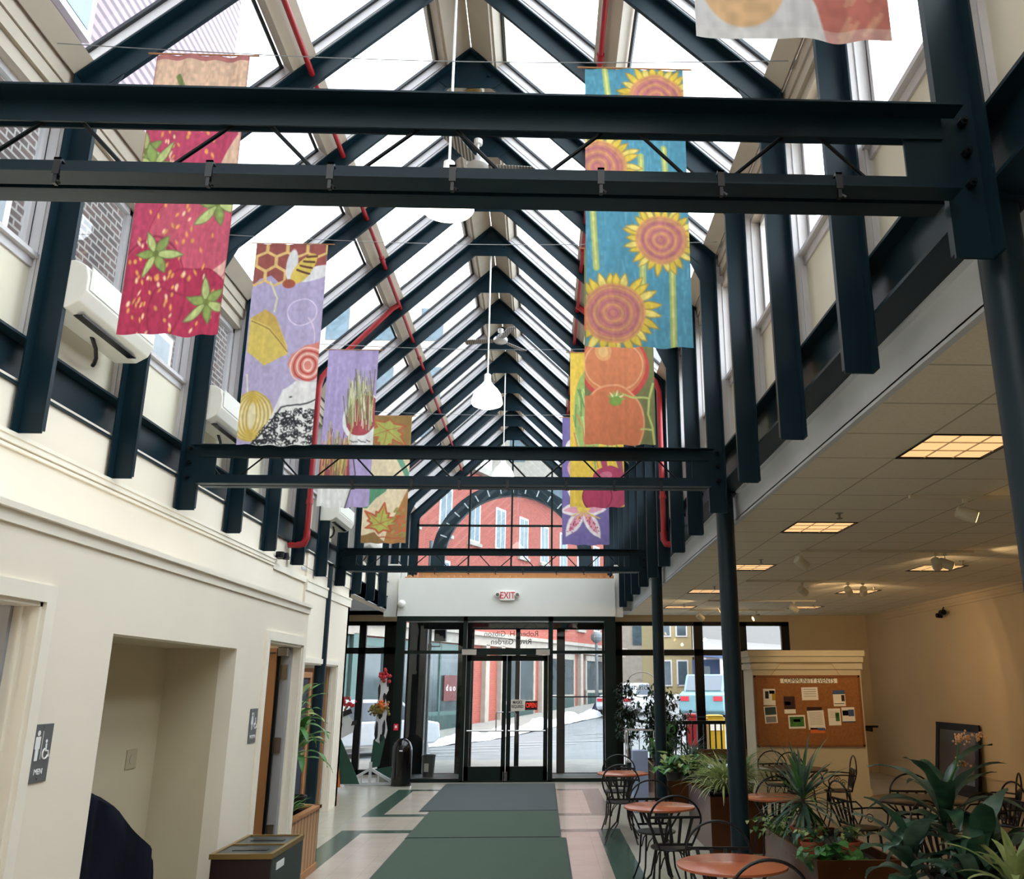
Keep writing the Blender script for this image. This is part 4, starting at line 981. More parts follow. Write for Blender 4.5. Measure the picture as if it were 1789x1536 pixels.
# ================================================================== SIDE ROOM CEILING FIXTURES
for k, (x, y) in enumerate(lights_xy):
    col = 'near' if x < 3 else 'far'
    r_ = (k % 6)
    th = thing('ceiling_light', 'square warm recessed ceiling light, %s row from the hall, %s from the camera' % ('first' if x < 3 else 'second', ORD[r_] if r_ > 0 else 'overhead'), 'ceiling light', (x, y, 3.38))
    MB().box(x, x+T, y, y+.012, 3.358, 3.44).box(x, x+T, y+T-.012, y+T, 3.358, 3.44).box(x, x+.012, y, y+T, 3.358, 3.44).box(x+T-.012, x+T, y, y+T, 3.358, 3.44).build('frame', 'steel_dark', th)
    MB().box(x+.012, x+T-.012, y+.012, y+T-.012, 3.372, 3.380).build('lens', 'lens_warm', th)
    g = MB()
    for q in (1, 2): g.box(x+T*q/3-.004, x+T*q/3+.004, y+.012, y+T-.012, 3.364, 3.371).box(x+.012, x+T-.012, y+T*q/3-.004, y+T*q/3+.004, 3.364, 3.371)
    g.build('louvre', 'spot_body', th)
    if k in (1,): pass
for k, (x, y) in enumerate(((2.72, 4.81), (2.73, 7.87), (2.745, 10.955), (2.74, 14.05), (2.74, 17.2), (5.35, 11.0), (5.35, 14.1), (5.35, 17.3))):
    th = thing('fire_sprinkler', 'small dark fire sprinkler on the tiled ceiling, %s of the %s row' % (ORD[(k if k < 5 else k-5)+1], 'first' if k < 5 else 'second'), 'sprinkler', (x, y, 3.36))
    MB().lathe([(.035, -.004), (.035, 0)], (x, y, 3.364), 14).lathe([(.010, -.045), (.012, 0)], (x, y, 3.362), 8).lathe([(.028, -.052), (.028, -.046)], (x, y, 3.362), 12).build('head', 'nickel', th)
spots = {0: [(3.53, -20, 1, 0)], 1: [(3.02, 200, 0, 0), (4.62, 60, 1, 1), (4.73, -10, 1, 1)], 2: [(3.92, 40, 1, 1), (4.62, 60, 1, 1), (4.85, 70, 1, 1)], 3: [(3.35, 160, 1, 1), (4.67, 190, 0, 0)], 4: [(3.28, 200, 0, 0), (4.46, 190, 1, 1)]}
nsp = 0
for k, y in enumerate((7.07, 10.12, 13.2, 16.35, 18.45)):
    th = thing('track_light', 'cream ceiling light track, %s from the camera' % ORD[k+1], 'track light', (4.07, y, 3.35), 'ceiling light tracks')
    MB().box(3.06, 5.08, y-.018, y+.018, 3.335, 3.364).build('track', 'spot_body', th)
    for (x, a, lit, up_) in spots[k]:
        nsp += 1
        h = MB(); h.tube([(x, y, 3.335), (x, y, 3.24)], .008, 8)
        h.box(x-.02, x+.02, y-.012, y+.012, 3.30, 3.336)
        ho = h.build('spot_arm', 'spot_body', th)
        b = MB(); b.lathe([(.03, -.085), (.052, -.075), (.056, -.02), (.056, .075), (.05, .085)], (0, 0, 0), 20)
        tilt = 112 if lit else 60
        mt_ = Matrix.Translation((x, y, 3.205)) @ Rz(a) @ Ry(tilt)
        b.xf(mt_); b.build('spot_head', 'spot_body', th, smooth=True)
        l = MB().lathe([(.044, .083), (.044, .087)], (0, 0, 0), 16); l.xf(mt_); l.build('spot_bulb', 'bulb' if lit else 'white_plastic', th)
        if lit:
            ld = bpy.data.lights.new('spot', 'SPOT'); ld.energy = 10; ld.color = (1, .70, .38); ld.spot_size = R(95); ld.shadow_soft_size = .05
            lo_ = bpy.data.objects.new('spot', ld); C.objects.link(lo_)
            d_ = (mt_.to_3x3() @ Vector((0, 0, 1))); lo_.location = Vector((x, y, 3.205))+d_*.10
            lo_.rotation_euler = d_.to_track_quat('-Z', 'Y').to_euler()
th = thing('wall_spot', 'small dark twin spot fixed at the cornice of the tan wall', 'lamp', (7.2, 15.9, 3.1))
MB().lathe([(.05, -.06), (.05, .06)], (7.22, 15.8, 3.10), 12, 0, 1, 1, 'y').lathe([(.04, -.05), (.05, .05)], (7.24, 16.0, 3.06), 12, 0, 1, 1, 'x').tube([(7.3, 15.9, 3.2), (7.24, 15.9, 3.1)], .012).build('lamp_heads', 'steel_dark', th)

# ================================================================== RESTROOM SIGNS, OUTLET
def wc_sign(y0, y1, z0, z1, word, female):
    th = thing('restroom_sign', 'grey %s restroom sign with white figures and wheelchair symbol' % ("women's" if female else "men's"), 'sign', (WX, (y0+y1)/2, z0))
    x = WX+.001; mid = (y0+y1)/2; w_ = y1-y0
    MB().box(x, x+.006, y0, y1, z0, z1).build('plate', 'sign_grey', th, bevel=.002)
    xf_ = x+.0065; a = mid-w_*.22; zt = z1-.03
    g = MB(); 
    def cyl(y, z, r): g.lathe([(r, 0), (r, .001)], (xf_, y, z), 16, 0, 1, 1, 'x')
    cyl(a, zt-.008, .012)
    if female: g.prism([(a-.012, zt-.023), (a+.012, zt-.023), (a+.026, zt-.085), (a-.026, zt-.085)], 'x', xf_, xf_+.001).prism([(a-.010, zt-.085), (a+.010, zt-.085), (a+.008, zt-.125), (a-.008, zt-.125)], 'x', xf_, xf_+.001)
    else: g.prism([(a-.02, zt-.023), (a+.02, zt-.023), (a+.02, zt-.075), (a+.013, zt-.075), (a+.012, zt-.125), (a-.012, zt-.125), (a-.013, zt-.075), (a-.02, zt-.075)], 'x', xf_, xf_+.001)
    g.box(xf_, xf_+.001, mid-.002, mid+.0005, zt-.12, zt)
    b = mid+w_*.22; cyl(b, zt-.045, .008); g.tube([(xf_, b, zt-.055), (xf_, b, zt-.085), (xf_, b+.02, zt-.088), (xf_, b+.03, zt-.112)], .005, 6)
    g.tube([(xf_, b+.022*math.cos(t_), zt-.098+.022*math.sin(t_)) for t_ in np.linspace(1.9, 6.0, 14)], .004, 6)
    g.build('figures', 'sign_white', th)
    text(word, .034, 'sign_white', th, (xf_+.0005, mid, z0+.045), Rz(90) @ Rx(90), 'letters', .0006, extra=.0006)
    MB().lathe([(.004, 0), (.004, .002)], (xf_, mid, z0+.015), 8, 0, 1, 1, 'x').lathe([(.004, 0), (.004, .002)], (xf_, mid, z1-.012), 8, 0, 1, 1, 'x').build('screws', 'nickel', th)
wc_sign(4.132, 4.293, 1.415, 1.663, 'MEN', False)
wc_sign(7.10, 7.275, 1.405, 1.658, 'WOMEN', True)
th = thing('wall_outlet', 'beige outlet plate on the back of the alcove', 'outlet', (WX-.5, 6.28, 1.3))
MB().box(WX-.5, WX-.494, 6.21, 6.365, 1.295, 1.42).build('plate', 'outlet', th, bevel=.002); MB().lathe([(.03, 0), (.03, .003)], (WX-.494, 6.287, 1.355), 16, 0, 1, 1, 'x').build('socket', 'beige_paint', th)
# covered bulky thing in the alcove (dark blue cloth)
th = thing('draped_cloth', 'dark blue cloth draped over a bulky object in the alcove', 'cloth cover', (-2.5, 5.6, 0))
m = MB(); prof = [(4.78, 0, 1.26), (4.9, 0, 1.27), (5.10, 0, 1.27), (5.2, 0, 1.255), (5.58, 0, 1.07), (5.93, 0, .89), (6.00, 0, .80), (6.03, 0, .4), (6.05, 0, .0)]
nu, nv = 40, 26; vv = []; 
for j in range(nv):
    for i in range(nu):
        q = i/(nu-1)*(len(prof)-1); k0 = min(int(q), len(prof)-2); f_ = q-k0
        y = prof[k0][0]*(1-f_)+prof[k0+1][0]*f_; z = prof[k0][2]*(1-f_)+prof[k0+1][2]*f_
        v_ = j/(nv-1)
        if v_ < .55: x = -2.74+.34*(v_/.55)*.98; zz_ = z
        else: x = -2.40+.03*(v_-.55)/.45; zz_ = z*(1-(v_-.55)/.45)
        wv_ = .006*math.sin(i*.9+j*.35)+.005*math.sin(i*.35-j*.8)
        vv.append((x+wv_*.8, y+wv_*.6, max(.002, zz_+(wv_ if v_ < .55 else 0))))
m.add(vv, [(j*nu+i, j*nu+i+1, (j+1)*nu+i+1, (j+1)*nu+i) for j in range(nv-1) for i in range(nu-1)])
m.build('cover', 'cloth_blue', th, smooth=True)
MB().box(-2.70, -2.46, 4.9, 5.2, 0, 1.2).box(-2.70, -2.46, 5.2, 5.7, 0, .9).build('bulk', 'black_plastic', th)

# ================================================================== RECYCLING STATION
th = thing('recycling_bin', 'dark two-slot recycling station with gold trim against the left wall', 'bin', (-1.98, 6.75, 0))
x0, x1, y0, y1, zt = -2.19, -1.775, 6.35, 7.15, .76
MB().box(x0+.01, x1-.012, y0+.012, y1-.01, .02, zt-.03).build('body', 'bin_brown', th, bevel=.004)
MB().box(x1-.013, x1-.004, y0+.02, y1-.02, .03, zt-.035).build('side_panel', 'bin_grey', th)
tr = MB()
for a in ((x0, x1, y0, y0+.025), (x0, x1, y1-.025, y1), (x0, x0+.025, y0+.025, y1-.025), (x1-.025, x1, y0+.025, y1-.025), (x0+.025, x1-.025, (y0+y1)/2-.012, (y0+y1)/2+.012)): tr.box(*a, zt-.032, zt)
tr.build('rim', 'bin_gold', th)
for k, (a, b) in enumerate(((y0+.025, (y0+y1)/2-.012), ((y0+y1)/2+.012, y1-.025))):
    p = MB(); p.box(x0+.025, x1-.025, a, b, zt-.02, zt-.010); po = p.build('lid', 'bin_grey', th)
    MB().box(x0+.09, x1-.09, (a+b)/2-.03, (a+b)/2+.03, zt-.010, zt-.006).build('slot', 'black_plastic', po)
MB().box(x1-.004, x1-.001, y0+.12, y0+.30, zt-.12, zt-.075).build('sticker', 'sign_white', th)

# ================================================================== FLOOR MATS
def mat_(x0, x1, y0, y1, m_, lab, z=.0, seed=0):
    th = thing('floor_mat', lab, 'mat', ((x0+x1)/2, (y0+y1)/2, z))
    MB().box(x0, x1, y0, y1, z, z+.006).build('edging', 'mat_edge', th)
    MB().box(x0+.02, x1-.02, y0+.02, y1-.02, z+.006, z+.012).build('pile', m_, th)
mat_(-1.69, .305, 6.3, 11.80, 'mat_green', 'dark green carpet runner mat nearest the camera', .0005)
mat_(-1.70, .245, 11.83, 14.24, 'mat_green', 'green carpet mat in the middle of the three')
mat_(-1.86, .245, 14.26, 18.1, 'mat_grey', 'grey carpet mat directly inside the glass doors')

# ================================================================== WASTE BINS
th = thing('waste_bin', 'tall glossy black domed waste bin left of the doors', 'bin', (-2.67, 17.75, 0))
MB().lathe([(.19, .02), (.19, .62), (.185, .70), (.15, .79), (.08, .85), (.01, .87)], (-2.67, 17.72, 0), 36).build('body', 'black_gloss', th, smooth=True)
MB().lathe([(.20, 0), (.20, .02)], (-2.67, 17.72, .0), 36).build('base_ring', 'chrome', th)
MB().box(-2.70, -2.64, 17.522, 17.53, .64, .66).build('label', 'sign_white', th)
th = thing('waste_basket', 'grey slatted plastic waste basket inside the vestibule', 'bin', (-2.35, 19.2, 0))
m = MB().lathe([(.115, .03), (.14, .42), (.15, .44), (.15, .46), (.13, .46), (.11, .06)], (-2.35, 19.2, 0), 24)
m.build('basket', 'bin_grey', th, smooth=True); MB().box(-2.42, -2.33, 19.065, 19.075, .14, .30).build('label', 'beige_paint', th)
th = thing('vestibule_mat', 'dark mat on the vestibule floor', 'mat', (-.7, 19.2, 0))
MB().box(BX0+.06, BX1-.06, BY+.13, YW-.05, .0, .012).build('pile', 'mat_edge', th)

# ================================================================== COW CUT-OUTS
def cow(x, y, lab, flip=1, sc=1):
    th = thing('cow_cutout', lab, 'display', (x, y, 0))
    f = MB(); f.bar((x-.46, y, .04), (x, y, .30), .05, .05).bar((x+.46, y, .04), (x, y, .30), .05, .05).bar((x-.48, y, .03), (x+.48, y, .03), .05, .05)
    f.bar((x-.16, y, .04), (x-.16, y, .22), .035, .035).bar((x+.16, y, .04), (x+.16, y, .22), .035, .035).bar((x, y, .04), (x, y, .42), .06, .05); f.build('stand', 'cow_white', th)
    g = MB().prism([(x-.02, .30), (x+.02, .82), (x+.10, .92), (x+.24, .92), (x+.23, .75), (x+.16, .34)], 'y', y+.03, y+.045)
    g.add([(x, y, .28), (x+.48, y+.35, .34), (x+.5, y+.35, .05), (x+.46, y, .05)], [(0, 1, 2, 3)]); g.build('grass_board', 'cow_green', th)
    b = MB().prism([(x+.06, .80), (x+.02, 1.05), (x+.06, 1.30), (x+.03, 1.50), (x+.09, 1.62), (x+.05, 1.85), (x+.14, 2.02), (x+.24, 1.98), (x+.26, 1.75), (x+.20, 1.62), (x+.26, 1.42), (x+.24, 1.2), (x+.28, 1.0), (x+.25, .84), (x+.18, .98), (x+.14, .76)], 'y', y+.02, y+.03)
    bo = b.build('cow_board', 'cow_white', th)
    p = MB(); rg = random.Random(3)
    for (px, pz, a, c) in ((.07, 1.0, .035, .20), (.21, 1.05, .03, .16), (.12, 1.33, .05, .12), (.08, 1.72, .025, .16), (.19, 1.6, .03, .12), (.24, 1.9, .025, .1), (.16, .86, .03, .08)):
        p.prism([(x+px+a*math.cos(t_)*rg.uniform(.6, 1.2), pz+c*math.sin(t_)*rg.uniform(.8, 1.1)) for t_ in np.linspace(0, 5.7, 9)], 'y', y+.010, y+.02)
    p.build('black_patches', 'cow_black', bo)
    fl_ = MB(); fo_ = MB(); fr_ = MB()
    for _ in range(120): fl_.ball((x+.10+rg.gauss(0, .09), y+rg.uniform(-.03, .05), 1.40+rg.gauss(0, .05)), rg.uniform(.018, .034), 6)
    for _ in range(26): fo_.ball((x+.14+rg.gauss(0, .05), y-.02+rg.uniform(-.02, .02), 1.46+rg.gauss(0, .04)), rg.uniform(.022, .036), 6)
    for _ in range(22): fr_.ball((x+.16+rg.gauss(0, .05), y+rg.uniform(-.03, .05), 2.02+rg.gauss(0, .05)), rg.uniform(.02, .04), 6)
    fl_.build('flower_wreath', 'flower_olive', th); fo_.build('orange_flowers', 'flower_orange', th); fr_.build('red_flowers', 'flower_red', th)
cow(-3.30, 17.95, 'white and black painted cow cut-out on a triangular white stand left of the doors')
th = thing('cow_cutout', 'black and white cow head cut-out with flowers behind the left door jamb', 'display', (-3.95, 17.3, 0))
MB().prism([(-4.2, .1), (-3.35, .1), (-3.45, .32), (-3.72, .85), (-3.9, 1.2), (-4.2, 1.1)], 'y', 17.2, 17.215).build('grass_board', 'cow_green', th)
MB().prism([(-4.1, .95), (-3.72, .9), (-3.52, 1.0), (-3.50, 1.16), (-3.62, 1.3), (-3.8, 1.42), (-4.1, 1.4)], 'y', 17.17, 17.19).build('cow_board', 'cow_white', th)
MB().prism([(-3.98, .95), (-3.78, .96), (-3.72, 1.14), (-3.78, 1.28), (-3.98, 1.3)], 'y', 17.155, 17.17).prism([(-3.56, 1.12), (-3.46, 1.14), (-3.46, 1.22), (-3.54, 1.2)], 'y', 17.155, 17.17).prism([(-3.72, 1.28), (-3.55, 1.34), (-3.58, 1.42), (-3.72, 1.38)], 'y', 17.155, 17.17).build('black_patches', 'cow_black', th)
MB().bar((-3.72, 17.12, .05), (-3.84, 17.14, .85), .03, .09, (1, 0, 0)).build('wooden_leg', 'flower_orange', th)
r1, r2 = MB(), MB(); rg = random.Random(5)
for _ in range(24): r1.ball((-3.68+rg.gauss(0, .07), 17.16, 1.50+rg.gauss(0, .05)), rg.uniform(.02, .035), 6)
for _ in range(24): r2.ball((-3.84+rg.gauss(0, .07), 17.16, 1.46+rg.gauss(0, .05)), rg.uniform(.02, .035), 6)
r1.build('red_flowers', 'flower_red', th); r2.build('olive_flowers', 'flower_olive', th)

# ================================================================== NOTICE BOARD CABINET
CY = 15.6
th = thing('display_cabinet', 'tall cream cabinet with a cornice carrying the cork board', 'cabinet', (4.6, CY+.35, 0))
x0, x1 = 3.64, 5.55
m = MB().box(x0, x1, CY, CY+.7, .0, 2.22); m.build('body', 'cabinet_cream', th)
MB().box(x0-.03, x1+.03, CY-.03, CY+.73, 2.10, 2.20).box(x0-.05, x1+.05, CY-.05, CY+.75, 2.22, 2.32).box(x0-.075, x1+.075, CY-.075, CY+.775, 2.32, 2.42).build('cornice', 'cabinet_cream', th)
MB().box(x0-.02, x1+.02, CY-.02, CY, 0, .14).box(x0-.02, x0, CY, CY+.7, 0, .14).build('plinth', 'cabinet_cream', th)
th = thing('cork_board', 'brown cork notice board titled community events hung on the cream cabinet', 'notice board', (4.58, CY-.05, 1.4))
bx0, bx1, bz0, bz1 = 3.655, 5.515, .82, 2.0
MB().box(bx0+.03, bx1-.03, CY-.028, CY-.006, bz0+.03, bz1-.03).build('cork', 'cork', th)
f = MB().box(bx0, bx1, CY-.036, CY-.004, bz0, bz0+.035).box(bx0, bx1, CY-.036, CY-.004, bz1-.035, bz1).box(bx0, bx0+.035, CY-.036, CY-.004, bz0, bz1).box(bx1-.035, bx1, CY-.036, CY-.004, bz0, bz1); f.build('frame', 'cork_frame', th)
MB().tube([(bx0+.31, CY-.02, bz1), (bx0+.47, CY-.04, 2.19), (bx0+1.38, CY-.04, 2.19), (bx0+1.52, CY-.02, bz1)], .004, 6).build('hanging_cord', 'wood_pine', th)
def bp(px, py): # fraction coordinates on the board from the photo close-up
    u = (px-160-(py-440)*.06)/(1475-160+(py-440)*.02); v = (py-440)/(1375-440); return bx0+u*(bx1-bx0), bz1-v*(bz1-bz0)
def note(px0, py0, px1, py1, lab, m_='paper', rot=0, extra=()):
    a, b = bp(px0, py0); c, d = bp(px1, py1); w_, h_ = c-a, b-d
    o = thing('paper_notice', lab, 'notice', ((a+c)/2, CY-.034, (b+d)/2), 'notices pinned on the cork board')
    del o['group']
    MB().box(a, c, CY-.0345, CY-.032, d, b).build('sheet', m_, o)
    for (u0, v0, u1, v1, mm) in extra: MB().box(a+u0*w_, a+u1*w_, CY-.0355, CY-.0345, b-v1*h_, b-v0*h_).build('print', mm, o)
    o.rotation_euler = (0, R(rot), 0); return o
lines = lambda n, v0=.15, v1=.85, mm='sign_grey': tuple((.12, v0+(v1-v0)*k/n, .88, v0+(v1-v0)*k/n+.03, mm) for k in range(n))
th2 = thing('title_strip', 'white paper strip reading community events at the top of the cork board', 'sign', (4.56, CY-.034, 1.93))
a, b = bp(488, 485); c, d = bp(1200, 545); MB().box(a, c, CY-.0345, CY-.032, d, b).build('strip', 'paper', th2)
text('COMMUNITY EVENTS', .115, 'ink', th2, ((a+c)/2, CY-.036, (b+d)/2), Rx(90), 'letters', .0006, sx=.80)
note(275, 620, 438, 835, 'cream flyer with black figures and a yellow patch', rot=1, extra=((.15, .15, .45, .6, 'ink'), (.5, .1, .95, .3, 'cloth_blue'), (.72, .3, 1, .7, 'yellow_box')))
note(290, 850, 460, 1070, 'flyer with a green block above pale print', rot=-3, extra=((.08, .05, .95, .5, 'teal_dark'), (.1, .6, .9, .95, 'sidewalk')))
note(530, 720, 685, 945, 'flyer with a dark maroon upper part', rot=-1, extra=((.0, .0, 1, .75, 'sign_dark'), (.1, .3, .6, .5, 'house_blue')))
note(750, 600, 965, 770, 'white landscape notice with lines of print', rot=-1, extra=lines(4))
note(590, 965, 810, 1140, 'landscape card with a green garden picture', rot=-1, extra=((.08, .12, .92, .85, 'leaf_mid'), (.3, .3, .7, .5, 'leaf_pale')))
note(825, 905, 1050, 1150, 'large tilted cream sheet of small print', rot=-3, extra=lines(9, .1, .8, 'beige_paint'))
note(865, 1130, 1050, 1200, 'orange and violet picture strip below the tilted sheet', 'flower_orange', extra=((.5, 0, 1, .5, 'house_blue'),))
note(820, 860, 1010, 905, 'violet strip above the tilted sheet', 'sign_dark')
note(1080, 880, 1250, 1100, 'pale sheet with a green block at the right', rot=-1, extra=((.58, .25, .9, .75, 'leaf_mid'),)+lines(5, .15, .6, 'beige_paint'))
note(1140, 640, 1305, 850, 'sheet with a slate blue header and a red side picture', rot=-1, extra=((0, 0, 1, .25, 'house_blue'), (.68, .3, .95, .7, 'sign_dark'), (.05, .82, .9, .86, 'sign_dark')))
note(1250, 865, 1425, 1060, 'flyer with a blue collage beside the pale sheet', rot=-1, extra=((.05, .2, .5, .55, 'cloth_blue'), (.5, .15, .95, .6, 'house_blue'), (0, .93, 1, 1, 'house_blue')))

# framed glass panel leaning on the right wall
th = thing('framed_panel', 'black framed glass panel leaning against the tan wall', 'framed glass', (7.2, 15.9, .09))
ya, yb, zb_, zt_ = 15.10, 16.75, .095, 1.17
def lp(y, z, off=0): return (7.17+(z-zb_)*.13-off, y, z)
fm = MB()
for (p0, p1) in ((lp(ya, zb_+.05), lp(yb, zb_+.05)), (lp(ya, zt_-.05), lp(yb, zt_-.05)), (lp(ya+.06, zb_), lp(ya+.06, zt_)), (lp(yb-.06, zb_), lp(yb-.06, zt_))): fm.bar(p0, p1, .03, .12, (0, 0, 1) if abs(p0[2]-p1[2]) < .1 else (0, 1, 0))
fm.build('frame', 'frame_black', th)
MB().add([lp(ya+.1, zb_+.1, .002), lp(yb-.1, zb_+.1, .002), lp(yb-.1, zt_-.1, .002), lp(ya+.1, zt_-.1, .002)], [(0, 1, 2, 3)]).build('glass_sheet', 'glass_mirror', th)
th = thing('wall_shelf', 'short dark rail on the tan wall beside the cabinet', 'rail', (6.5, 18.4, 1.0))
MB().box(5.9, 7.0, 18.9, 18.96, .98, 1.02).box(6.85, 6.88, 18.9, YW, .90, .98).box(5.95, 5.98, 18.9, YW, .90, .98).build('rail', 'frame_black', th)
# railing before the right front windows
th = thing('window_railing', 'dark green railing with wooden balusters before the right front windows', 'railing', (3, 18.9, 0))
ry = 18.95
m = MB().bar((2.2, ry, 1.09), (5.4, ry, 1.09), .05, .07); m.bar((2.2, ry, 1.09), (1.95, ry, 1.13), .05, .06).bar((1.95, ry, 1.13), (1.75, ry, 1.22), .05, .05).bar((1.75, ry, 1.22), (1.5, ry, 1.24), .05, .05)
m.tube([(2.2, ry, 1.20), (5.4, ry, 1.20)], .008, 6)
m.build('handrail', 'frame_green', th)
for k in range(26): MB().box(2.25+.12*k, 2.28+.12*k, ry-.01, ry+.02, .35, 1.06).build('baluster', 'bin_brown', th)
MB().box(2.2, 5.4, ry-.02, ry+.03, .28, .36).box(2.2, 2.26, ry-.03, ry+.03, 0, 1.1).box(5.34, 5.4, ry-.03, ry+.03, 0, 1.1).build('bottom_rail', 'bin_brown', th)
th = thing('bench', 'long reddish brown wooden bench under the right front windows', 'bench', (3.6, 18.2, 0))
MB().box(2.9, 5.2, 17.7, 18.15, .40, .45).build('seat', 'bin_brown', th); MB().box(2.9, 5.2, 18.12, 18.16, .45, .62).build('backrest', 'cork_frame', th)
for x in (2.95, 5.1): MB().box(x, x+.06, 17.72, 18.12, 0, .4).build('leg', 'bin_brown', th)
th = thing('pedestal', 'pale blue square pedestal behind the far copper table', 'pedestal', (1.5, 14.1, 0))
MB().box(1.37, 1.60, 14.0, 14.25, 0, .875).build('body', 'pedestal_blue', th, bevel=.004)
th = thing('glass_case', 'low glass case with white edges behind the blue pedestal', 'case', (1.8, 15.5, 0))
m = MB()
for (x, y) in ((1.52, 16.6), (2.0, 16.6), (1.52, 17.0), (2.0, 17.0)): m.box(x, x+.02, y, y+.02, .5, 1.06)
m.box(1.52, 2.02, 16.6, 17.02, .50, .53).box(1.52, 2.02, 16.6, 16.62, 1.04, 1.06).box(1.52, 2.02, 17.0, 17.02, 1.04, 1.06).box(1.74, 1.755, 16.6, 16.62, .5, 1.06).build('frame', 'white_paint', th)
MB().box(1.54, 2.0, 16.605, 16.609, .53, 1.04).build('glass_front', 'pane', th); MB().box(1.52, 2.02, 16.6, 17.02, 0, .50).build('base_cabinet', 'frame_green', th)

# ================================================================== TABLES, CHAIRS
def table(m_, lab, loc, r=.335, h=.74):
    th = thing('bistro_table', lab, 'table', (0, 0, 0))
    MB().lathe([(r-.012, h-.022), (r, h-.018), (r, h-.004), (r-.006, h)], (0, 0, 0), 48).build('tabletop', m_, th, smooth=True)
    MB().tube([(r*.72*math.cos(t_), r*.72*math.sin(t_), h-.03) for t_ in np.linspace(0, 6.28, 28)[:-1]], .008, 6, 0, True).build('ring', 'iron', th)
    for k in range(4):
        a = R(45+90*k); c, s_ = math.cos(a), math.sin(a)
        MB().tube([(r*.72*c, r*.72*s_, h-.03), (.10*c, .10*s_, h-.22), (.06*c, .06*s_, .36), (.12*c, .12*s_, .14), (.27*c, .27*s_, .01)], .010, 7).build('leg', 'iron', th)
    th.location = loc; return th
def chair(lab, loc, rot, arms=False, first=[{}]):
    key = arms
    if key in first[0]: return dup(first[0][key], loc, R(rot), lab)
    th = thing('bistro_chair', lab, 'chair', (0, 0, 0))
    # faces -y: the back stands at +y
    MB().lathe([(.165, .448), (.185, .445), (.19, .452), (.185, .462), (.15, .465)], (0, 0, 0), 36).build('seat', 'iron', th, smooth=True)
    bk = []
    for t_ in np.linspace(0, 1, 27):
        a = math.pi*t_; w_ = .225 if True else 0
        zz_ = .70+.20*math.sin(a)
        bk.append((w_*math.cos(a)*(1.0), .215+.02*math.sin(a), zz_))
    left = [(.13, .155, .45), (.175, .175, .55), (.21, .20, .63)]
    pts = left+bk+[(-x, y, z) for x, y, z in left[::-1]]
    MB().tube(pts, .0095, 8).build('back_frame', 'iron', th, smooth=True)
    MB().bar((-.222, .216, .725), (.222, .216, .725), .012, .022).build('back_bar', 'iron', th)
    MB().bar((-.15, .165, .50), (.15, .165, .50), .010, .02).build('lower_bar', 'iron', th)
    for k in range(4):
        x = -.15+.10*k; MB().bar((x*.62, .162, .50), (x, .214, .725), .012, .026, (1, 0, 0)).build('slat', 'iron', th)
    for (sx, sy_) in ((1, 1), (-1, 1), (1, -1), (-1, -1)):
        MB().tube([(.125*sx, .125*sy_, .45), (.135*sx, .135*sy_, .30), (.145*sx, .145*sy_, .16), (.19*sx, .20*sy_, .02), (.20*sx, .215*sy_, .004)], .0095, 7).build('leg', 'iron', th)
        MB().tube([(.125*sx, .125*sy_, .30), (.10*sx, .135*sy_, .38), (.05*sx, .14*sy_, .44)], .006, 6).build('leg_brace', 'iron', th)
    if arms:
        for sx in (1, -1):
            MB().tube([(.215*sx, .205, .66), (.24*sx, .05, .67), (.25*sx, -.10, .665), (.25*sx, -.16, .61), (.24*sx, -.15, .52), (.19*sx, -.08, .455)], .009, 7).build('armrest', 'iron', th, smooth=True)
            MB().tube([(.235*sx, .03+.05*(1-q/16)*math.cos(q*.75), .57+.05*(1-q/16)*math.sin(q*.75)) for q in range(15)], .005, 6).build('scroll', 'iron', th)
    first[0][key] = th; th.location = loc; th.rotation_euler = (0, 0, R(rot)); return th
t3 = table('table_copper', 'round copper-topped table nearest the camera at the bottom edge', (1.21, 6.02, 0), .35)
r_ = dup(t3, (1.10, 8.78, 0), 0, 'round copper-topped table in the middle beside the striped floor'); r_.scale = (.95, .95, 1)
r_ = dup(t3, (1.045, 12.05, 0), 0, 'round copper-topped table farthest back near the doors'); r_.scale = (.95, .95, 1)
r_ = dup(t3, (2.35, 9.45, 0), 20, 'copper-topped table half hidden among the planters'); r_.scale = (.9, .9, 1)
t4 = table('table_dark', 'round dark table in front of the cork board cabinet', (3.42, 12.55, 0), .46)
dup(t4, (3.75, 9.2, 0), 10, 'round dark table behind the tall broad-leaved plant'); dup(t4, (3.75, 6.95, 0), 30, 'round dark table at the right edge of the frame')
chair('black iron chair before the farthest copper table, its back to the camera', (.97, 11.5, 0), 175)
chair('black iron chair behind the farthest copper table', (1.02, 12.62, 0), 350)
chair('black iron chair before the middle copper table, its back to the camera', (1.15, 8.36, 0), 182)
chair('black iron chair standing behind the middle copper table', (1.12, 9.22, 0), 5)
chair('black iron chair behind the nearest copper table, arch in front of the column', (1.22, 6.42, 0), 355)
chair('black iron chair nearest the camera, only its arched back in view', (1.24, 5.45, 0), 183)
chair('black iron chair behind the dark table by the cork board', (3.40, 13.25, 0), 10)
chair('black iron armchair right of the dark table by the cork board', (4.02, 12.55, 0), 262, True)
chair('black iron armchair left behind the dark table by the cork board', (3.62, 12.95, 0), 20, True)
chair('black iron chair at the left planters before the dark table', (2.62, 12.0, 0), 120)
chair('black iron chair half hidden behind the long-leaved grassy plant', (2.45, 10.0, 0), 185)
chair('black iron chair left of the table behind the tall plant', (3.20, 9.35, 0), 100, True)
chair('black iron chair behind the table hidden by the tall plant', (3.95, 9.75, 0), 350)
chair('black iron armchair right of the table behind the tall plant', (4.45, 9.1, 0), 275, True)
chair('black iron chair in front of the table behind the tall plant', (3.9, 8.45, 0), 190, True)
chair('black iron armchair at the tan wall right of the framed glass panel', (5.0, 10.1, 0), 235, True)
chair('black iron chair beside the dark table at the right edge', (3.30, 7.5, 0), 30)
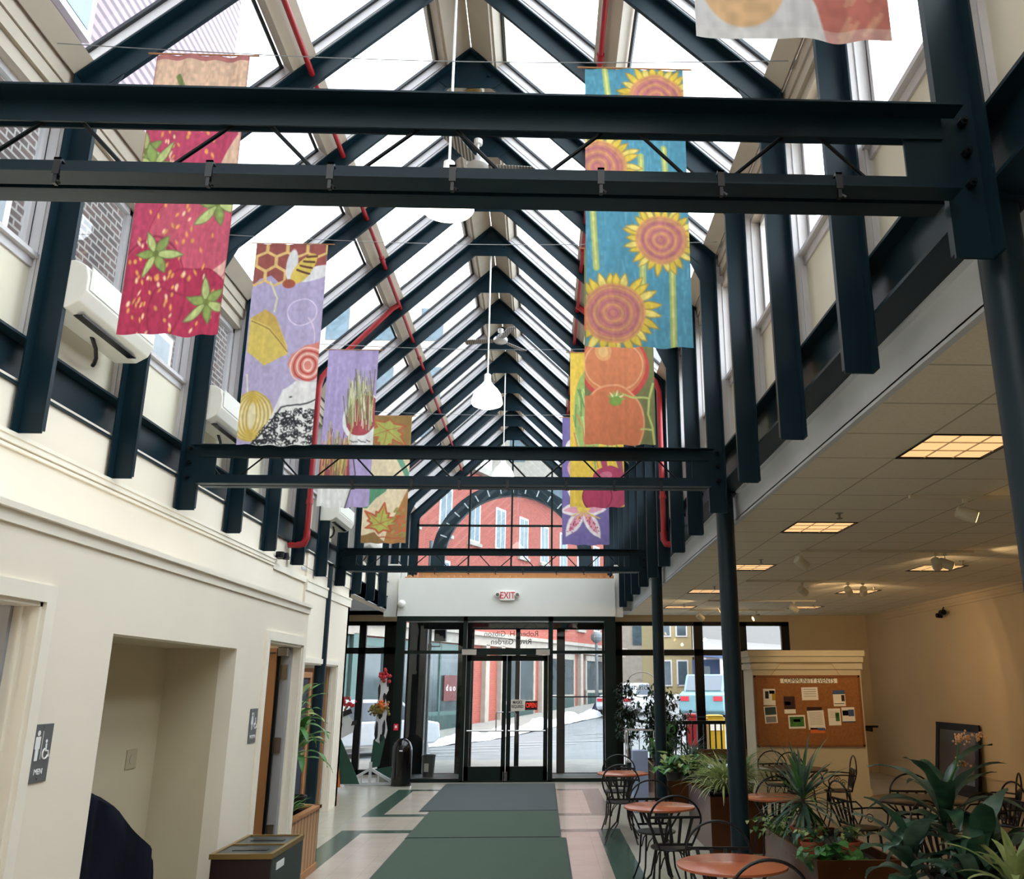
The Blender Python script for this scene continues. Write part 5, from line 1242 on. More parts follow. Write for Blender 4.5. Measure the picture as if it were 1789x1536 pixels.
chair('black iron chair before the dark table at the right edge', (3.35, 6.5, 0), 130)
# ================================================================== PLANTERS
def copper_planter(x0, x1, y0, y1, h, lab):
    th = thing('copper_planter', lab, 'planter', ((x0+x1)/2, (y0+y1)/2, 0), 'row of copper planters')
    del th['group']
    m = MB(); t_ = .02
    m.box(x0, x1, y0, y0+t_, .0, h).box(x0, x1, y1-t_, y1, 0, h).box(x0, x0+t_, y0+t_, y1-t_, 0, h).box(x1-t_, x1, y0+t_, y1-t_, 0, h)
    m.build('box', 'copper_box', th)
    MB().box(x0+t_, x1-t_, y0+t_, y1-t_, .05, h-.07).build('soil', 'soil', th)
    return th
copper_planter(2.0, 2.62, 6.86, 8.40, .60, 'long brown copper planter under the tall broad-leaved plant')
copper_planter(1.92, 2.52, 10.64, 12.2, .60, 'brown copper planter behind the column, filled with striped grass')
copper_planter(1.80, 2.42, 14.9, 16.3, .60, 'copper planter beside the pale blue pedestal')
copper_planter(2.1, 2.72, 4.2, 5.7, .60, 'copper planter at the bottom edge holding the tall plant')
th = thing('wooden_planter', 'pine board planter box standing at the left wall past the restrooms', 'planter', (-2.55, 9.4, 0))
m = MB(); px0, px1, py0, py1, h = -2.80, -2.345, 8.75, 9.98, .595
m.box(px1-.02, px1, py0, py1, .02, h).box(px0, px0+.02, py0, py1, .02, h).box(px0, px1, py0, py0+.02, .02, h).box(px0, px1, py1-.02, py1, .02, h); m.build('boards', 'planter_wood', th)
MB().box(px0-.01, px1+.02, py0-.02, py0+.06, h, h+.03).box(px0-.01, px1+.02, py1-.06, py1+.02, h, h+.03).box(px1-.05, px1+.02, py0, py1, h, h+.03).box(px0-.01, px0+.05, py0, py1, h, h+.03).build('cap_rail', 'wood_pine', th)
MB().box(px0+.02, px1-.02, py0+.02, py1-.02, .1, h-.04).build('soil', 'soil', th); MB().box(px1, px1+.015, py0, py1, 0, .07).build('plinth', 'wood_pine', th)
th = thing('chalkboard', 'dark blue chalkboard in a pine frame standing behind the wooden planter', 'chalkboard', (-3.03, 11.3, 0))
MB().box(-3.04, -3.02, 10.8, 11.8, .30, 1.95).build('slate', 'chalkboard', th)
MB().box(-3.05, -3.0, 10.72, 10.80, .2, 2.0).box(-3.05, -3.0, 11.78, 11.86, .2, 2.0).box(-3.05, -3.0, 10.80, 11.78, 1.93, 2.0).box(-3.05, -3.0, 10.80, 11.78, .2, .30).build('frame', 'wood_pine', th)
for y in (10.76, 11.82): MB().box(-3.15, -2.95, y-.03, y+.03, 0, .20).build('leg', 'wood_pine', th)
# open wooden door and jamb seen in the far left opening
d = struct('door_5', MB().box(-4.1, -3.38, 14.28, 14.33, .01, 2.1), 'door_brown'); MB().tube([(-3.5, 14.25, .9), (-3.5, 14.25, 1.5)], .015, 8).build('pull_handle', 'chrome', d)

# ================================================================== PLANTS
rg = random.Random(21)
def strap(mb, base, az, L, w_, e0, droop, n=9, fold=.25, taper=.9, wav=0, mi=0, wprof=None, twist=0):
    """arching leaf: starts at base, rises at e0 degrees, bends down by droop degrees over its length"""
    p = Vector(base); a = math.radians(az); vs = []; ds = L/n
    for i in range(n+1):
        q = i/n; e = math.radians(e0-droop*q**1.3)
        d = Vector((math.cos(a)*math.cos(e), math.sin(a)*math.cos(e), math.sin(e)))
        sd = Vector((-math.sin(a), math.cos(a), 0)); nr = sd.cross(d)*-1
        hw = w_*(wprof(q) if wprof else (min(1, .35+q*4))*(1-q**3*taper) if q < 1 else .03)
        hw = max(hw, .0008); o = wav*math.sin(q*14+az)
        up_ = nr if nr.z > 0 else -nr
        vs += [p+sd*hw+up_*(hw*fold+o), p, p-sd*hw+up_*(hw*fold-o)]
        p = p+d*ds
    f = []
    for i in range(n):
        k = i*3; f += [(k, k+1, k+4, k+3), (k+1, k+2, k+5, k+4)]
    mb.add(vs, f, mi)
broad = lambda q: math.sin(math.pi*min(1, .08+q*.92))**.75 if q < 1 else .02
def heart(mb, c, az, el, s_, mi=0):
    a, e = math.radians(az), math.radians(el)
    d = Vector((math.cos(a)*math.cos(e), math.sin(a)*math.cos(e), math.sin(e))); sd = Vector((-math.sin(a), math.cos(a), 0)); up_ = sd.cross(d); 
    if up_.z < 0: up_ = -up_
    prof = [(-.12, .30), (.02, .48), (.25, .50), (.5, .38), (.75, .18), (1, 0)]
    c = Vector(c); mid = [c+d*s_*x for x in (0, .05, .25, .5, .75, 1)]; L_ = [c+(d*x+sd*y+up_*y*.3)*s_ for x, y in prof]; R_ = [c+(d*x-sd*y+up_*y*.3)*s_ for x, y in prof]
    v = mid+L_+R_; f = []
    for i in range(5): f += [(i, i+1, 7+i, 6+i), (i+1, i, 12+i, 13+i)]
    mb.add(v, f, mi)
def pot(th, c, r, h, m_='pot_black', sg=20):
    MB().lathe([(r*.78, 0), (r, h-.02), (r*1.06, h-.02), (r*1.06, h), (r*.92, h), (r*.9, h-.03)], c, sg).build('pot', m_, th, smooth=True)
    MB().lathe([(r*.9, h-.04), (r*.9, h-.03)], c, sg).build('soil', 'soil', th)
def grassy(lab, c, n, L, m1, m2, seed, w_=.008, e=(30, 85), dr=(60, 120), potr=.16, name='grassy_plant', cat='plant', poth=.2, potm='pot_black'):
    g = random.Random(seed); th = thing(name, lab, cat, (c[0], c[1], c[2]-poth))
    pot(th, (c[0], c[1], c[2]-poth), potr, poth, potm)
    m = MB()
    for k in range(n):
        a = g.uniform(0, 360); strap(m, (c[0]+g.uniform(-.05, .05), c[1]+g.uniform(-.05, .05), c[2]-.03), a, L*g.uniform(.6, 1.1), w_*g.uniform(.7, 1.2), g.uniform(*e), g.uniform(*dr), 9, .35, mi=0 if g.random() < .6 else 1)
    m.build('foliage', [m1, m2], th, smooth=True); return th
grassy('green and cream striped grass spilling over the copper planter left of the column', (2.16, 10.92, .64), 380, .60, 'leaf_pale', 'leaf_cream', 1, .010, potr=.2)
grassy('green and cream striped grass spilling out to the right behind the column', (2.42, 11.3, .68), 240, .66, 'leaf_pale', 'leaf_mid', 2, .007, potr=.16)
grassy('spiky plant with narrow dark leaves against the red bench', (2.12, 13.2, .78), 60, .52, 'leaf_deep', 'leaf_blue', 4, .010, (20, 80), (40, 90), poth=.25, name='spiky_plant')
# grey green dracaena on a short cane in the long planter
def spiky(lab, c, crown, n, L, w_, mats_, seed, elow=-20, ehigh=85, dr=(30, 90), pr=.13, ph_=.18):
    g = random.Random(seed); th = thing('spiky_plant', lab, 'plant', (c[0], c[1], c[2]))
    pot(th, c, pr, ph_, 'terracotta')
    MB().tube([(c[0], c[1], c[2]+ph_-.04), (crown[0], crown[1], crown[2])], .016, 8).build('stem', 'bark', th)
    m = MB()
    for k in range(n):
        q = k/n; strap(m, (crown[0], crown[1], crown[2]-.10+.12*q), g.uniform(0, 360), L*g.uniform(.7, 1.08), w_*g.uniform(.8, 1.15), elow+(ehigh-elow)*q+g.uniform(-10, 10), g.uniform(*dr)*(1-.6*q), 9, .3, mi=0 if g.random() < .65 else 1)
    m.build('foliage', mats_, th, smooth=True); return th
spiky('grey green spiky plant with long sword leaves in front of the dark table', (2.18, 7.7, .53), (2.16, 7.7, .95), 95, .50, .016, ['leaf_blue', 'leaf_mid'], 5, -60, 88, (25, 60))
def cornplant(lab, c, crowns, seed, mats_=('leaf_deep', 'leaf_blue'), L=.58, w_=.056, n=15, fl=None):
    g = random.Random(seed); th = thing('broad_leaved_plant', lab, 'plant', c)
    pot(th, c, .17, .26)
    st_ = MB(); m = MB()
    for (x, y, z, nn, LL) in crowns:
        st_.tube([(c[0]+g.uniform(-.05, .05), c[1]+g.uniform(-.05, .05), c[2]+.2), ((c[0]+x)/2, (c[1]+y)/2, (c[2]+z)/2), (x, y, z)], .016, 8)
        for k in range(nn):
            q = k/nn; strap(m, (x, y, z-.22*(1-q)), g.uniform(0, 50)+k*137.5, LL*g.uniform(.8, 1.1), w_*g.uniform(.85, 1.25), 15+60*q+g.uniform(-8, 8), 95-35*q+g.uniform(-15, 25), 12, .28, wav=.006, mi=0 if g.random() < .7 else 1, wprof=broad)
    st_.build('stem', 'bark', th, smooth=True); m.build('foliage', list(mats_), th, smooth=True)
    if fl:
        s_ = MB().tube(fl, [.012, .009, .007, .005, .004][:len(fl)], 6); s_.build('flower_stalk', 'leaf_mid', th); f_ = MB()
        a = Vector(fl[-1])
        for (dx, dz) in ((0, 0), (.06, .01), (.13, .02), (.01, -.14)):
            f_ = MB()
            for _ in range(26): f_.ball((a.x+dx+g.gauss(0, .018), a.y+g.gauss(0, .014), a.z+dz+g.gauss(0, .016)), .007, 6)
            f_.build('blossom', 'flower_peach', th)
    return th
cornplant('tall broad-leaved plant with a stalk of small peach flowers', (2.40, 5.35, .54), [(2.44, 5.6, 1.14, 19, .52), (2.14, 5.45, .90, 18, .40), (2.60, 5.35, .88, 18, .42), (2.32, 5.05, .88, 17, .36), (2.46, 5.2, .98, 14, .38)], 7,
          fl=[(2.44, 5.6, 1.12), (2.48, 5.6, 1.26), (2.53, 5.6, 1.34), (2.56, 5.6, 1.44), (2.57, 5.6, 1.50)])
# yellow striped dracaena at the lower right corner
g = random.Random(31); th = thing('striped_plant', 'yellow striped broad-leaved plant in the lower right corner', 'plant', (2.42, 4.8, .53))
pot(th, (2.42, 4.8, .53), .13, .22); m = MB()
for k in range(22):
    az = k*137.5; L = g.uniform(.30, .44); e0 = 35+50*k/22; dr = g.uniform(40, 85); b0 = (2.42, 4.8, .80)
    strap(m, b0, az, L, .026, e0, dr, 10, .25, wprof=broad, mi=0); 
    strap(m, (b0[0], b0[1], b0[2]+.0025), az, L*.97, .011, e0, dr, 10, .25, wprof=broad, mi=1)
m.build('foliage', ['leaf_pale', 'leaf_cream'], th, smooth=True)
def vine(lab, c, n, seed, spread=(.25, .2), s_=(.05, .10), mats_=('leaf_mid', 'leaf_deep'), zr=(-.02, .14), pots=None, name='trailing_plant', sag=0):
    g = random.Random(seed); th = thing(name, lab, 'plant', c)
    if pots: pot(th, c, *pots)
    m = MB(); st_ = MB(); top = pots[1] if pots else 0
    for k in range(n):
        dx, dy = g.gauss(0, spread[0]*.5), g.gauss(0, spread[1]*.5); rr_ = math.hypot(dx/spread[0], dy/spread[1])
        p = Vector((c[0]+dx, c[1]+dy, c[2]+top+g.uniform(*zr)-sag*rr_*rr_))
        if k % 3 == 0: st_.tube([(c[0], c[1], c[2]+top-.02), ((c[0]+p.x)/2, (c[1]+p.y)/2, max(p.z, c[2]+top)+.03), tuple(p)], .0025, 5)
        heart(m, p, g.uniform(180, 360) if g.random() < .7 else g.uniform(0, 180), g.uniform(-60, 20), g.uniform(*s_), 0 if g.random() < .7 else 1)
    st_.build('stem', 'leaf_mid', th); m.build('foliage', list(mats_), th); return th
vine('heart-leaved vine trailing over the front of the long copper planter', (2.16, 7.05, .56), 55, 8, (.26, .14), (.07, .13), sag=.06, zr=(.0, .13))
vine('heart-leaved vine with pale leaves between the planters left of the column', (1.86, 13.0, .55), 70, 9, (.32, .3), (.08, .15), ('leaf_mid', 'leaf_pale'), (.0, .22), (.14, .12))
vine('pale leafy vine filling the gap left of the striped grass', (2.12, 12.35, .60), 90, 33, (.34, .26), (.05, .10), ('leaf_pale', 'leaf_mid'), (.0, .24), (.14, .10))
vine('small variegated vine at the left corner of the long copper planter', (2.05, 8.2, .55), 60, 10, (.22, .14), (.03, .06), ('leaf_pale', 'leaf_mid'), (.02, .18))
for k, (x, y, lab) in enumerate(((2.10, 7.32, 'left terracotta pot of mixed leaves in the long copper planter'), (2.40, 7.30, 'right terracotta pot of mixed leaves in the long copper planter'))):
    vine(lab, (x, y, .53), 34, 12+k, (.14, .1), (.04, .07), ('leaf_deep', 'leaf_pale'), (.02, .10), (.08, .13)); 
    bpy.data.objects[[o.name for o in C.objects if o.name.startswith('pot')][-1]].data.materials[0] = M['terracotta']
def bush(lab, c, R_, n, m1, m2, seed, trunk, leaf=(.035, .06), name='leafy_shrub', squash=1.0, pots=None, mid=None):
    g = random.Random(seed); th = thing(name, lab, 'plant', c)
    if pots: pot(th, c, *pots)
    st_ = MB(); m = MB(); ends = []
    for k in range(trunk[0]):
        a = g.uniform(0, 6.28); e = (c[0]+R_[0]*.6*math.cos(a)*g.random(), c[1]+R_[1]*.6*math.sin(a)*g.random(), trunk[1]+g.uniform(-.7, .8)*R_[2])
        md = ((c[0]*.6+e[0]*.4), (c[1]*.6+e[1]*.4), (c[2]+e[2])/2); st_.tube([(c[0], c[1], c[2]+(pots[1]-.03 if pots else 0)), md, e], [.014, .009, .003], 6); ends += [Vector(e), (Vector(e)+Vector(md))/2]
    for k in range(n):
        b_ = g.choice(ends); v = Vector((g.gauss(0, 1), g.gauss(0, 1), g.gauss(0, 1))); v.normalize(); p = b_+Vector((v.x*R_[0], v.y*R_[1], v.z*R_[2]))*.42*g.random()**.5
        strap(m, p, g.uniform(0, 360), g.uniform(*leaf)*1.6, g.uniform(*leaf)*.32, g.uniform(-70, 30), 30, 4, .2, mi=0 if g.random() < .6 else 1, wprof=broad)
    st_.build('stem', 'bark', th); m.build('foliage', [m1, m2], th); return th
bush('bushy green plant with upright tip left of the second column', (1.93, 14.95, .55), (.28, .25, .34), 420, 'leaf_mid', 'leaf_deep', 15, (9, .95), (.05, .09), pots=(.14, .15))
bush('dark weeping fig tree in front of the right front windows', (2.25, 17.0, 0), (.85, .45, .52), 1500, 'leaf_ficus', 'leaf_deep', 16, (16, 1.32), (.05, .08), 'fig_tree', pots=(.2, .35))
bush('dark fig tree at the dark window post right of the doors', (1.72, 18.2, 0), (.36, .3, .55), 600, 'leaf_ficus', 'leaf_deep', 17, (8, 1.35), (.05, .08), 'fig_tree', pots=(.18, .3))
bush('low leafy plant filling the far copper planter', (2.1, 15.6, .5), (.35, .5, .2), 320, 'leaf_deep', 'leaf_blue', 18, (8, .72), (.05, .09))
# plants in the left wooden planter
cornplant('tall palm-like plant in the wooden planter at the left wall', (-2.56, 9.55, .50), [(-2.56, 9.45, 1.58, 26, .46), (-2.50, 9.5, 1.32, 20, .42)], 23, ('leaf_mid', 'leaf_pale'), w_=.034)
grassy('low strap-leaved plant at the front of the wooden planter', (-2.50, 9.15, .60), 46, .34, 'leaf_mid', 'leaf_pale', 24, .018, (30, 80), (50, 110), .1, 'grassy_plant', 'plant', .1)
# ================================================================== OUTSIDE
U_ = Vector((.412, .911, 0)).normalized(); N_ = Vector((.911, -.412, 0)).normalized(); P0 = Vector((-3.2, 38.8, 0))
def gz(x, y):
    t_ = (Vector((x, y, 0))-P0).dot(U_); return max(0.0, .17+.043*t_) if t_ > -4 else 0.0
FM = Matrix(((U_.x, -N_.x, 0, P0.x), (U_.y, -N_.y, 0, P0.y), (0, 0, 1, 0), (0, 0, 0, 1)))   # local (t, depth behind face, z)
def floc(mb): mb.xf(FM); return mb
# ground
def sheet(x0, x1, y0, y1, nx, ny, dz=0, fn=gz):
    m = MB(); v = [(x0+(x1-x0)*i/nx, y0+(y1-y0)*j/ny, fn(x0+(x1-x0)*i/nx, y0+(y1-y0)*j/ny)+dz) for j in range(ny+1) for i in range(nx+1)]
    return m.add(v, [(j*(nx+1)+i, j*(nx+1)+i+1, (j+1)*(nx+1)+i+1, (j+1)*(nx+1)+i) for j in range(ny) for i in range(nx)])
o = sheet(-40, 60, YW+.1, 110, 50, 45, -.05).build('street', 'road'); o['kind'] = 'structure'
o = MB().box(-14, 14, YW+.1, 23.6, -.04, .02).build('sidewalk', 'sidewalk'); o['kind'] = 'structure'
m = MB()   # far sidewalk along the shops
for k in range(18):
    a, b = -16+2*k, -14+2*k; za, zb = [max(0, .17+.043*q) if q > -4 else 0 for q in (a, b)]
    i0 = m.n; m.add([(a, -2.6, za+.06), (b, -2.6, zb+.06), (b, 0, zb+.08), (a, 0, za+.08), (a, -2.6, za-.06), (b, -2.6, zb-.06)], [(0, 1, 2, 3), (4, 5, 1, 0)])
o = floc(m).build('sidewalk', 'sidewalk'); o['kind'] = 'structure'
m = MB()
for k in range(9):
    t_ = -14+3*k; 
    for off in (-4.2-.8*k % 3,):
        a = Vector((-6+1.2*k, 25+1.6*k, 0)); b = a+Vector((3.5, .9, 0)); m.add([(a.x, a.y, gz(a.x, a.y)-.035), (b.x, b.y, gz(b.x, b.y)-.035), (b.x, b.y+.14, gz(b.x, b.y)-.035), (a.x, a.y+.14, gz(a.x, a.y)-.035)], [(0, 1, 2, 3)])
tag(m.build('road_marking', 'road_line'), 'pale worn road markings on the street outside the doors', 'road marking')
g = random.Random(4)
m = MB(); nx, ny = 90, 8; v = []
for j in range(ny+1):
    for i in range(nx+1):
        t_ = -9.5+31.5*i/nx; d_ = -3.6+1.1*j/ny; h_ = math.sin(math.pi*j/ny)*(.22+.12*math.sin(i*.7)+.08*math.sin(i*1.9+j))+g.uniform(0, .04)
        z0 = max(0, .17+.043*t_) if t_ > -4 else 0; v.append((t_, d_, z0-.04+max(0, h_)))
m.add(v, [(j*(nx+1)+i, j*(nx+1)+i+1, (j+1)*(nx+1)+i+1, (j+1)*(nx+1)+i) for j in range(ny) for i in range(nx)])
o = floc(m).build('snow_bank', 'snow', smooth=True); tag(o, 'long bank of shovelled snow along the far kerb', 'snow', kind='stuff')
# red brick block across the street
b = thing('brick_building', 'red brick building across the street with a teal shopfront', 'building', tuple(P0))
def fpart(name, mb, m_, parent=b, **k): return floc(mb).build(name, m_, parent, **k)
T0, T1, HT = -17, 20, 11.2
fpart('wall', MB().box(T0, T1, 0, 6, 3.95, HT), 'brick_red')
fpart('cornice', MB().box(T0, T1, -.35, 0, 3.95, 4.12).box(T0, T1, -.2, 0, 3.55, 3.95), 'stone_trim')
fpart('parapet', MB().box(T0, T1, -.3, .3, HT, HT+.3), 'stone_trim')
fpart('lower_wall', MB().box(T0, T1, .02, 6, -.2, 3.95), 'brick_red')
for k in range(14):
    t_ = T0+1.3+2.55*k
    for (za, zb) in ((4.9, 6.9), (8.0, 10.0)):
        w_ = fpart('window', MB().box(t_, t_+1.0, -.04, .02, za, zb), 'white_paint')
        fpart('window_pane', MB().box(t_+.10, t_+.46, -.05, -.03, za+.1, zb-.1).box(t_+.54, t_+.90, -.05, -.03, za+.1, zb-.1), 'window_slate', w_)
        fpart('sill', MB().box(t_-.1, t_+1.1, -.12, .0, za-.15, za), 'stone_trim', w_)
# shopfront
for k, (a, c, kind) in enumerate(((-16, -12.2, 'teal'), (-12.0, -8.6, 'teal'), (-8.4, -4.6, 'teal'), (-4.4, -.6, 'teal'), (3.1, 6.6, 'pale'), (8.4, 11.8, 'pale'), (13.4, 16.6, 'pale'))):
    z0 = max(0, .17+.043*a) if a > -4 else 0; z1 = 3.5
    s_ = fpart('shop_window', MB().box(a, c, -.10, .02, z0, z0+.85).box(a, a+.18, -.10, .02, z0, z1).box(c-.18, c, -.10, .02, z0, z1).box(a, c, -.10, .02, z1-.3, z1).box((a+c)/2-.05, (a+c)/2+.05, -.10, .02, z0, z1), 'teal_shop' if kind == 'teal' else 'stone_trim')
    fpart('shop_pane', MB().box(a+.15, c-.15, -.05, -.03, z0+.8, z1-.25), 'shop_glass', s_)
    fpart('stall_riser', MB().box(a+.25, c-.25, -.13, -.10, z0+.1, z0+.7), 'teal_dark', s_)
for a in (-12.1, -8.5, -4.5, -.35, 1.2, 2.7, 7.2, 8.0, 12.4, 17.2): fpart('pier', MB().box(a, a+.35, -.2, .02, -.1, 3.6), 'stone_trim' if a > -1 else 'teal_shop')
# red square shop sign
s0 = FM.inverted() @ Vector((-4.2, 36.6, 0))
th = thing('shop_sign', 'square dark red shop sign in the teal shop window', 'sign', (-4.2, 37, 1.6))
sm = MB().box(-2.25, -1.25, -.16, -.12, 1.25, 2.25); floc(sm).build('board', 'sign_maroon', th); bpy.data.objects[th.name]['label'] = 'square dark red shop sign in the teal shop window'
tx = text('d u o', .36, 'sign_white', th, FM @ Vector((-1.75, -.17, 1.75)), Matrix.Rotation(math.atan2(U_.y, U_.x), 4, 'Z') @ Rx(90), 'letters', .002)
th = thing('bank_sign', 'small white hanging sign with blue lettering on the far shop', 'sign', tuple(FM @ Vector((15.5, -.5, 3.3))))
floc(MB().box(15.0, 17.0, -.62, -.58, 3.1, 3.6)).build('board', 'sign_white', th); text("People's", .42, 'house_blue', th, FM @ Vector((16, -.64, 3.33)), Matrix.Rotation(math.atan2(U_.y, U_.x), 4, 'Z') @ Rx(90), 'letters', .002)
# pale block behind
th = thing('pale_building', 'pale grey tall building behind the brick block', 'building', (-10, 60, 0))
MB().box(-22, -5, 52, 66, 0, 27).build('wall', 'stone_trim', th)
for i in range(5):
    for j in range(6): MB().box(-20+3*i, -18.6+3*i, 51.95, 52.02, 3+4*j, 5.2+4*j).build('window', 'window_slate', th)
th = thing('grey_building', 'pale lavender grey building rising behind the brick block roof', 'building', (2, 74, 0))
MB().box(-4.5, 22, 72, 82, 0, 24).build('wall', 'stone_trim', th); MB().prism([(-5, 24), (22.5, 24), (9, 31)], 'y', 72, 82).build('roof', 'shingle', th)
for i in range(7):
    for j in range(5): MB().box(-3+3.4*i, -1.7+3.4*i, 71.95, 72.02, 5+3.8*j, 7.2+3.8*j).build('window', 'window_slate', th)
# yellow and blue houses up the hill
th = thing('yellow_house', 'pale yellow house with white windows up the street', 'building', (8.5, 60, 1))
MB().box(7.5, 10.0, 60, 68, .5, 12).build('wall', 'house_yellow', th); MB().box(7.4, 10.1, 59.8, 60, 3.9, 4.2).build('band', 'stone_trim', th)
for x in (7.8, 8.9):
    for z in (1.8, 5.0, 8.2):
        w_ = MB().box(x, x+.8, 59.9, 60.02, z, z+1.7).build('window', 'white_paint', th); MB().box(x+.1, x+.7, 59.87, 59.9, z+.1, z+1.6).build('window_pane', 'window_slate', w_)
th = thing('blue_house', 'blue house with a shingled porch roof up the street', 'building', (12, 56, 1))
MB().box(10.2, 16, 56, 64, .5, 8.5).build('wall', 'white_paint', th)
MB().prism([(9.0, 3.5), (9.6, 5.6), (17, 5.6), (17, 3.3)], 'y', 54, 54.1).add([(8.8, 52.5, 3.75), (17, 52.5, 3.2), (17, 56, 5.2), (9.4, 56, 5.9)], [(0, 1, 2, 3)]).build('porch_roof', 'shingle', th)
MB().bar((8.8, 52.45, 3.66), (17, 52.45, 3.1), .1, .28).build('fascia_board', 'house_blue', th); MB().box(9.3, 16.5, 55.9, 56, .5, 3.4).build('porch_wall', 'house_blue', th)
for x in (9.2, 10.4, 11.6, 13): MB().box(x, x+.16, 52.6, 52.76, .6, 3.4).build('porch_post', 'white_paint', th)
for x in (9.8, 11.0, 12.2): MB().box(x, x+.6, 55.84, 55.9, 1.5, 3.0).build('porch_window', 'window_slate', th)
# bare tree
th = thing('bare_tree', 'bare leafless tree seen through the small right front window', 'tree', (11.2, 42, .5)); m = MB(); g = random.Random(9)
def br(p, d, L, r, n):
    q = p+d*L; m.tube([p, (p+q)/2+Vector((g.gauss(0, .04), g.gauss(0, .04), 0))*L, q], [r, r*.85, r*.65], 5)
    if n:
        for _ in range(3):
            e = (d+Vector((g.gauss(0, .45), g.gauss(0, .45), g.gauss(.05, .25)))).normalized(); br(q, e, L*g.uniform(.6, .85), r*.6, n-1)
br(Vector((11.2, 42, 0)), Vector((0, 0, 1)), 2.2, .10, 5); m.build('branches', 'bark', th)
# cars
def car(lab, x, y, rot, m_, L=4.4, W=1.8, H=1.45, z=0, name='parked_car'):
    th = thing(name, lab, 'car', (0, 0, 0))
    k = H/1.45
    MB().prism([(-L/2, .35), (-L/2+.05, .75*k), (-L/2+.9, .88*k), (L/2-.7, .92*k), (L/2-.05, .82*k), (L/2, .4), (L/2-.2, .25), (-L/2+.2, .25)], 'y', -W/2, W/2).prism([(-L/2+.85, .86*k), (-L/2+1.6, H), (L/2-1.3, H), (L/2-.55, .90*k)], 'y', -W/2+.1, W/2-.1).build('body', m_, th, bevel=.05)
    MB().prism([(-L/2+1.0, .9*k), (-L/2+1.65, H-.07), (L/2-1.35, H-.07), (L/2-.72, .92*k)], 'y', -W/2+.08, W/2-.08).prism([(-L/2+.88, .9*k), (-L/2+1.57, H-.05), (-L/2+1.6, H-.05), (-L/2+.95, .9*k)], 'y', -W/2+.2, W/2-.2).prism([(L/2-.62, .94*k), (L/2-1.27, H-.05), (L/2-1.24, H-.05), (L/2-.55, .94*k)], 'y', -W/2+.2, W/2-.2).build('windows', 'car_glass', th)
    for sx in (-L/2+.85, L/2-.85):
        for sy_ in (-W/2, W/2-.2): MB().lathe([(.33, 0), (.33, .2)], (sx, sy_, .33), 20, 0, 1, 1, 'y').build('wheel', 'tyre', th)
    for sy_ in (-W/2+.25, W/2-.25): MB().box(L/2-.06, L/2+.005, sy_-.18, sy_+.18, .62*k, .76*k).build('tail_lamp', 'flower_red', th); MB().box(-L/2-.005, -L/2+.06, sy_-.18, sy_+.18, .58*k, .72*k).build('head_lamp', 'white_paint', th)
    MB().box(L/2-.02, L/2+.01, -.25, .25, .42, .54).build('number_plate', 'car_blue', th)
    th.location = (x, y, z); th.rotation_euler = (0, 0, R(rot)); return th
car('white car parked across the street behind the cow cut-out', -5.2, 25.9, 40, 'car_white')
car('pale blue van driving up the street behind the newspaper boxes', 7.4, 40, 250, 'car_blue', 4.6, 1.9, 1.9, gz(7.4, 40))
car('white car farther up the street beside the pale blue van', 4.2, 44, 245, 'car_white', 4.4, 1.8, 1.45, gz(4.2, 44))
# street furniture
th = thing('street_lamp', 'grey lamp post with a flared base on the street outside the doors', 'lamp post', (-3.37, 26, 0))
MB().lathe([(.085, .3), (.075, 2.6), (.06, 6)], (-3.37, 26, 0), 16).build('post', 'grey_pole', th); MB().lathe([(.24, 0), (.22, .02), (.15, .3), (.10, .36)], (-3.37, 26, 0), 8).build('base', 'grey_pole', th)
th = thing('street_lamp', 'dark lamp post with a blue base across the street seen through the right door', 'lamp post', tuple(FM @ Vector((7, -3, .4))))
p = FM @ Vector((7.0, -3.2, .42)); MB().lathe([(.09, .3), (.07, 3.5)], tuple(p), 12).build('post', 'grey_pole', th); MB().lathe([(.30, 0), (.26, .3), (.12, .6)], tuple(p), 12).build('base', 'chalkboard', th)
MB().ball((p.x, p.y, p.z+3.7), .28, 12).build('lantern', 'grey_pole', th)
th = thing('traffic_signal', 'pair of dark traffic signal heads on a pipe above the left entry pane', 'traffic light', (-2.8, 22, 3.1))
for x, nmx in ((-3.02, 0), (-2.53, 1)):
    h = MB().box(x-.14, x+.14, 21.9, 22.15, 2.88, 3.36).build('signal_head', 'frame_black', th, bevel=.02)
MB().tube([(-3.02, 22.02, 2.88), (-3.02, 22.02, 2.76), (-2.53, 22.02, 2.76), (-2.53, 22.02, 2.88)], .018, 8).tube([(-2.78, 22.02, 3.4), (-2.78, 22.02, -.02)], .035, 10).box(-2.83, -2.73, 21.97, 22.07, 2.68, 2.82).build('bracket', 'grey_pole', th)
th = thing('newspaper_box', 'red newspaper box outside the right front windows', 'newspaper box', (3.85, 23, 0))
MB().box(3.62, 4.0, 22.8, 23.2, .35, 1.15).build('box', 'red_box', th, bevel=.02); MB().box(3.65, 3.97, 22.79, 22.8, .7, 1.05).build('door', 'red_box', th); MB().box(3.78, 3.84, 22.9, 23.1, .02, .35).build('stand', 'red_box', th)
th = thing('newspaper_box', 'yellow newspaper box outside the right front windows', 'newspaper box', (4.33, 23, 0))
MB().box(4.12, 4.56, 22.8, 23.2, .30, 1.02).prism([(4.10, 1.02), (4.58, 1.02), (4.50, 1.12), (4.18, 1.12)], 'y', 22.8, 23.2).build('box', 'yellow_box', th, bevel=.02); MB().box(4.18, 4.5, 22.785, 22.8, .75, .95).build('door', 'paper', th); MB().box(4.28, 4.40, 22.9, 23.1, .02, .30).build('stand', 'yellow_box', th)
th = thing('newspaper_box', 'blue newspaper box beside the red one outside', 'newspaper box', (3.2, 23, 0))
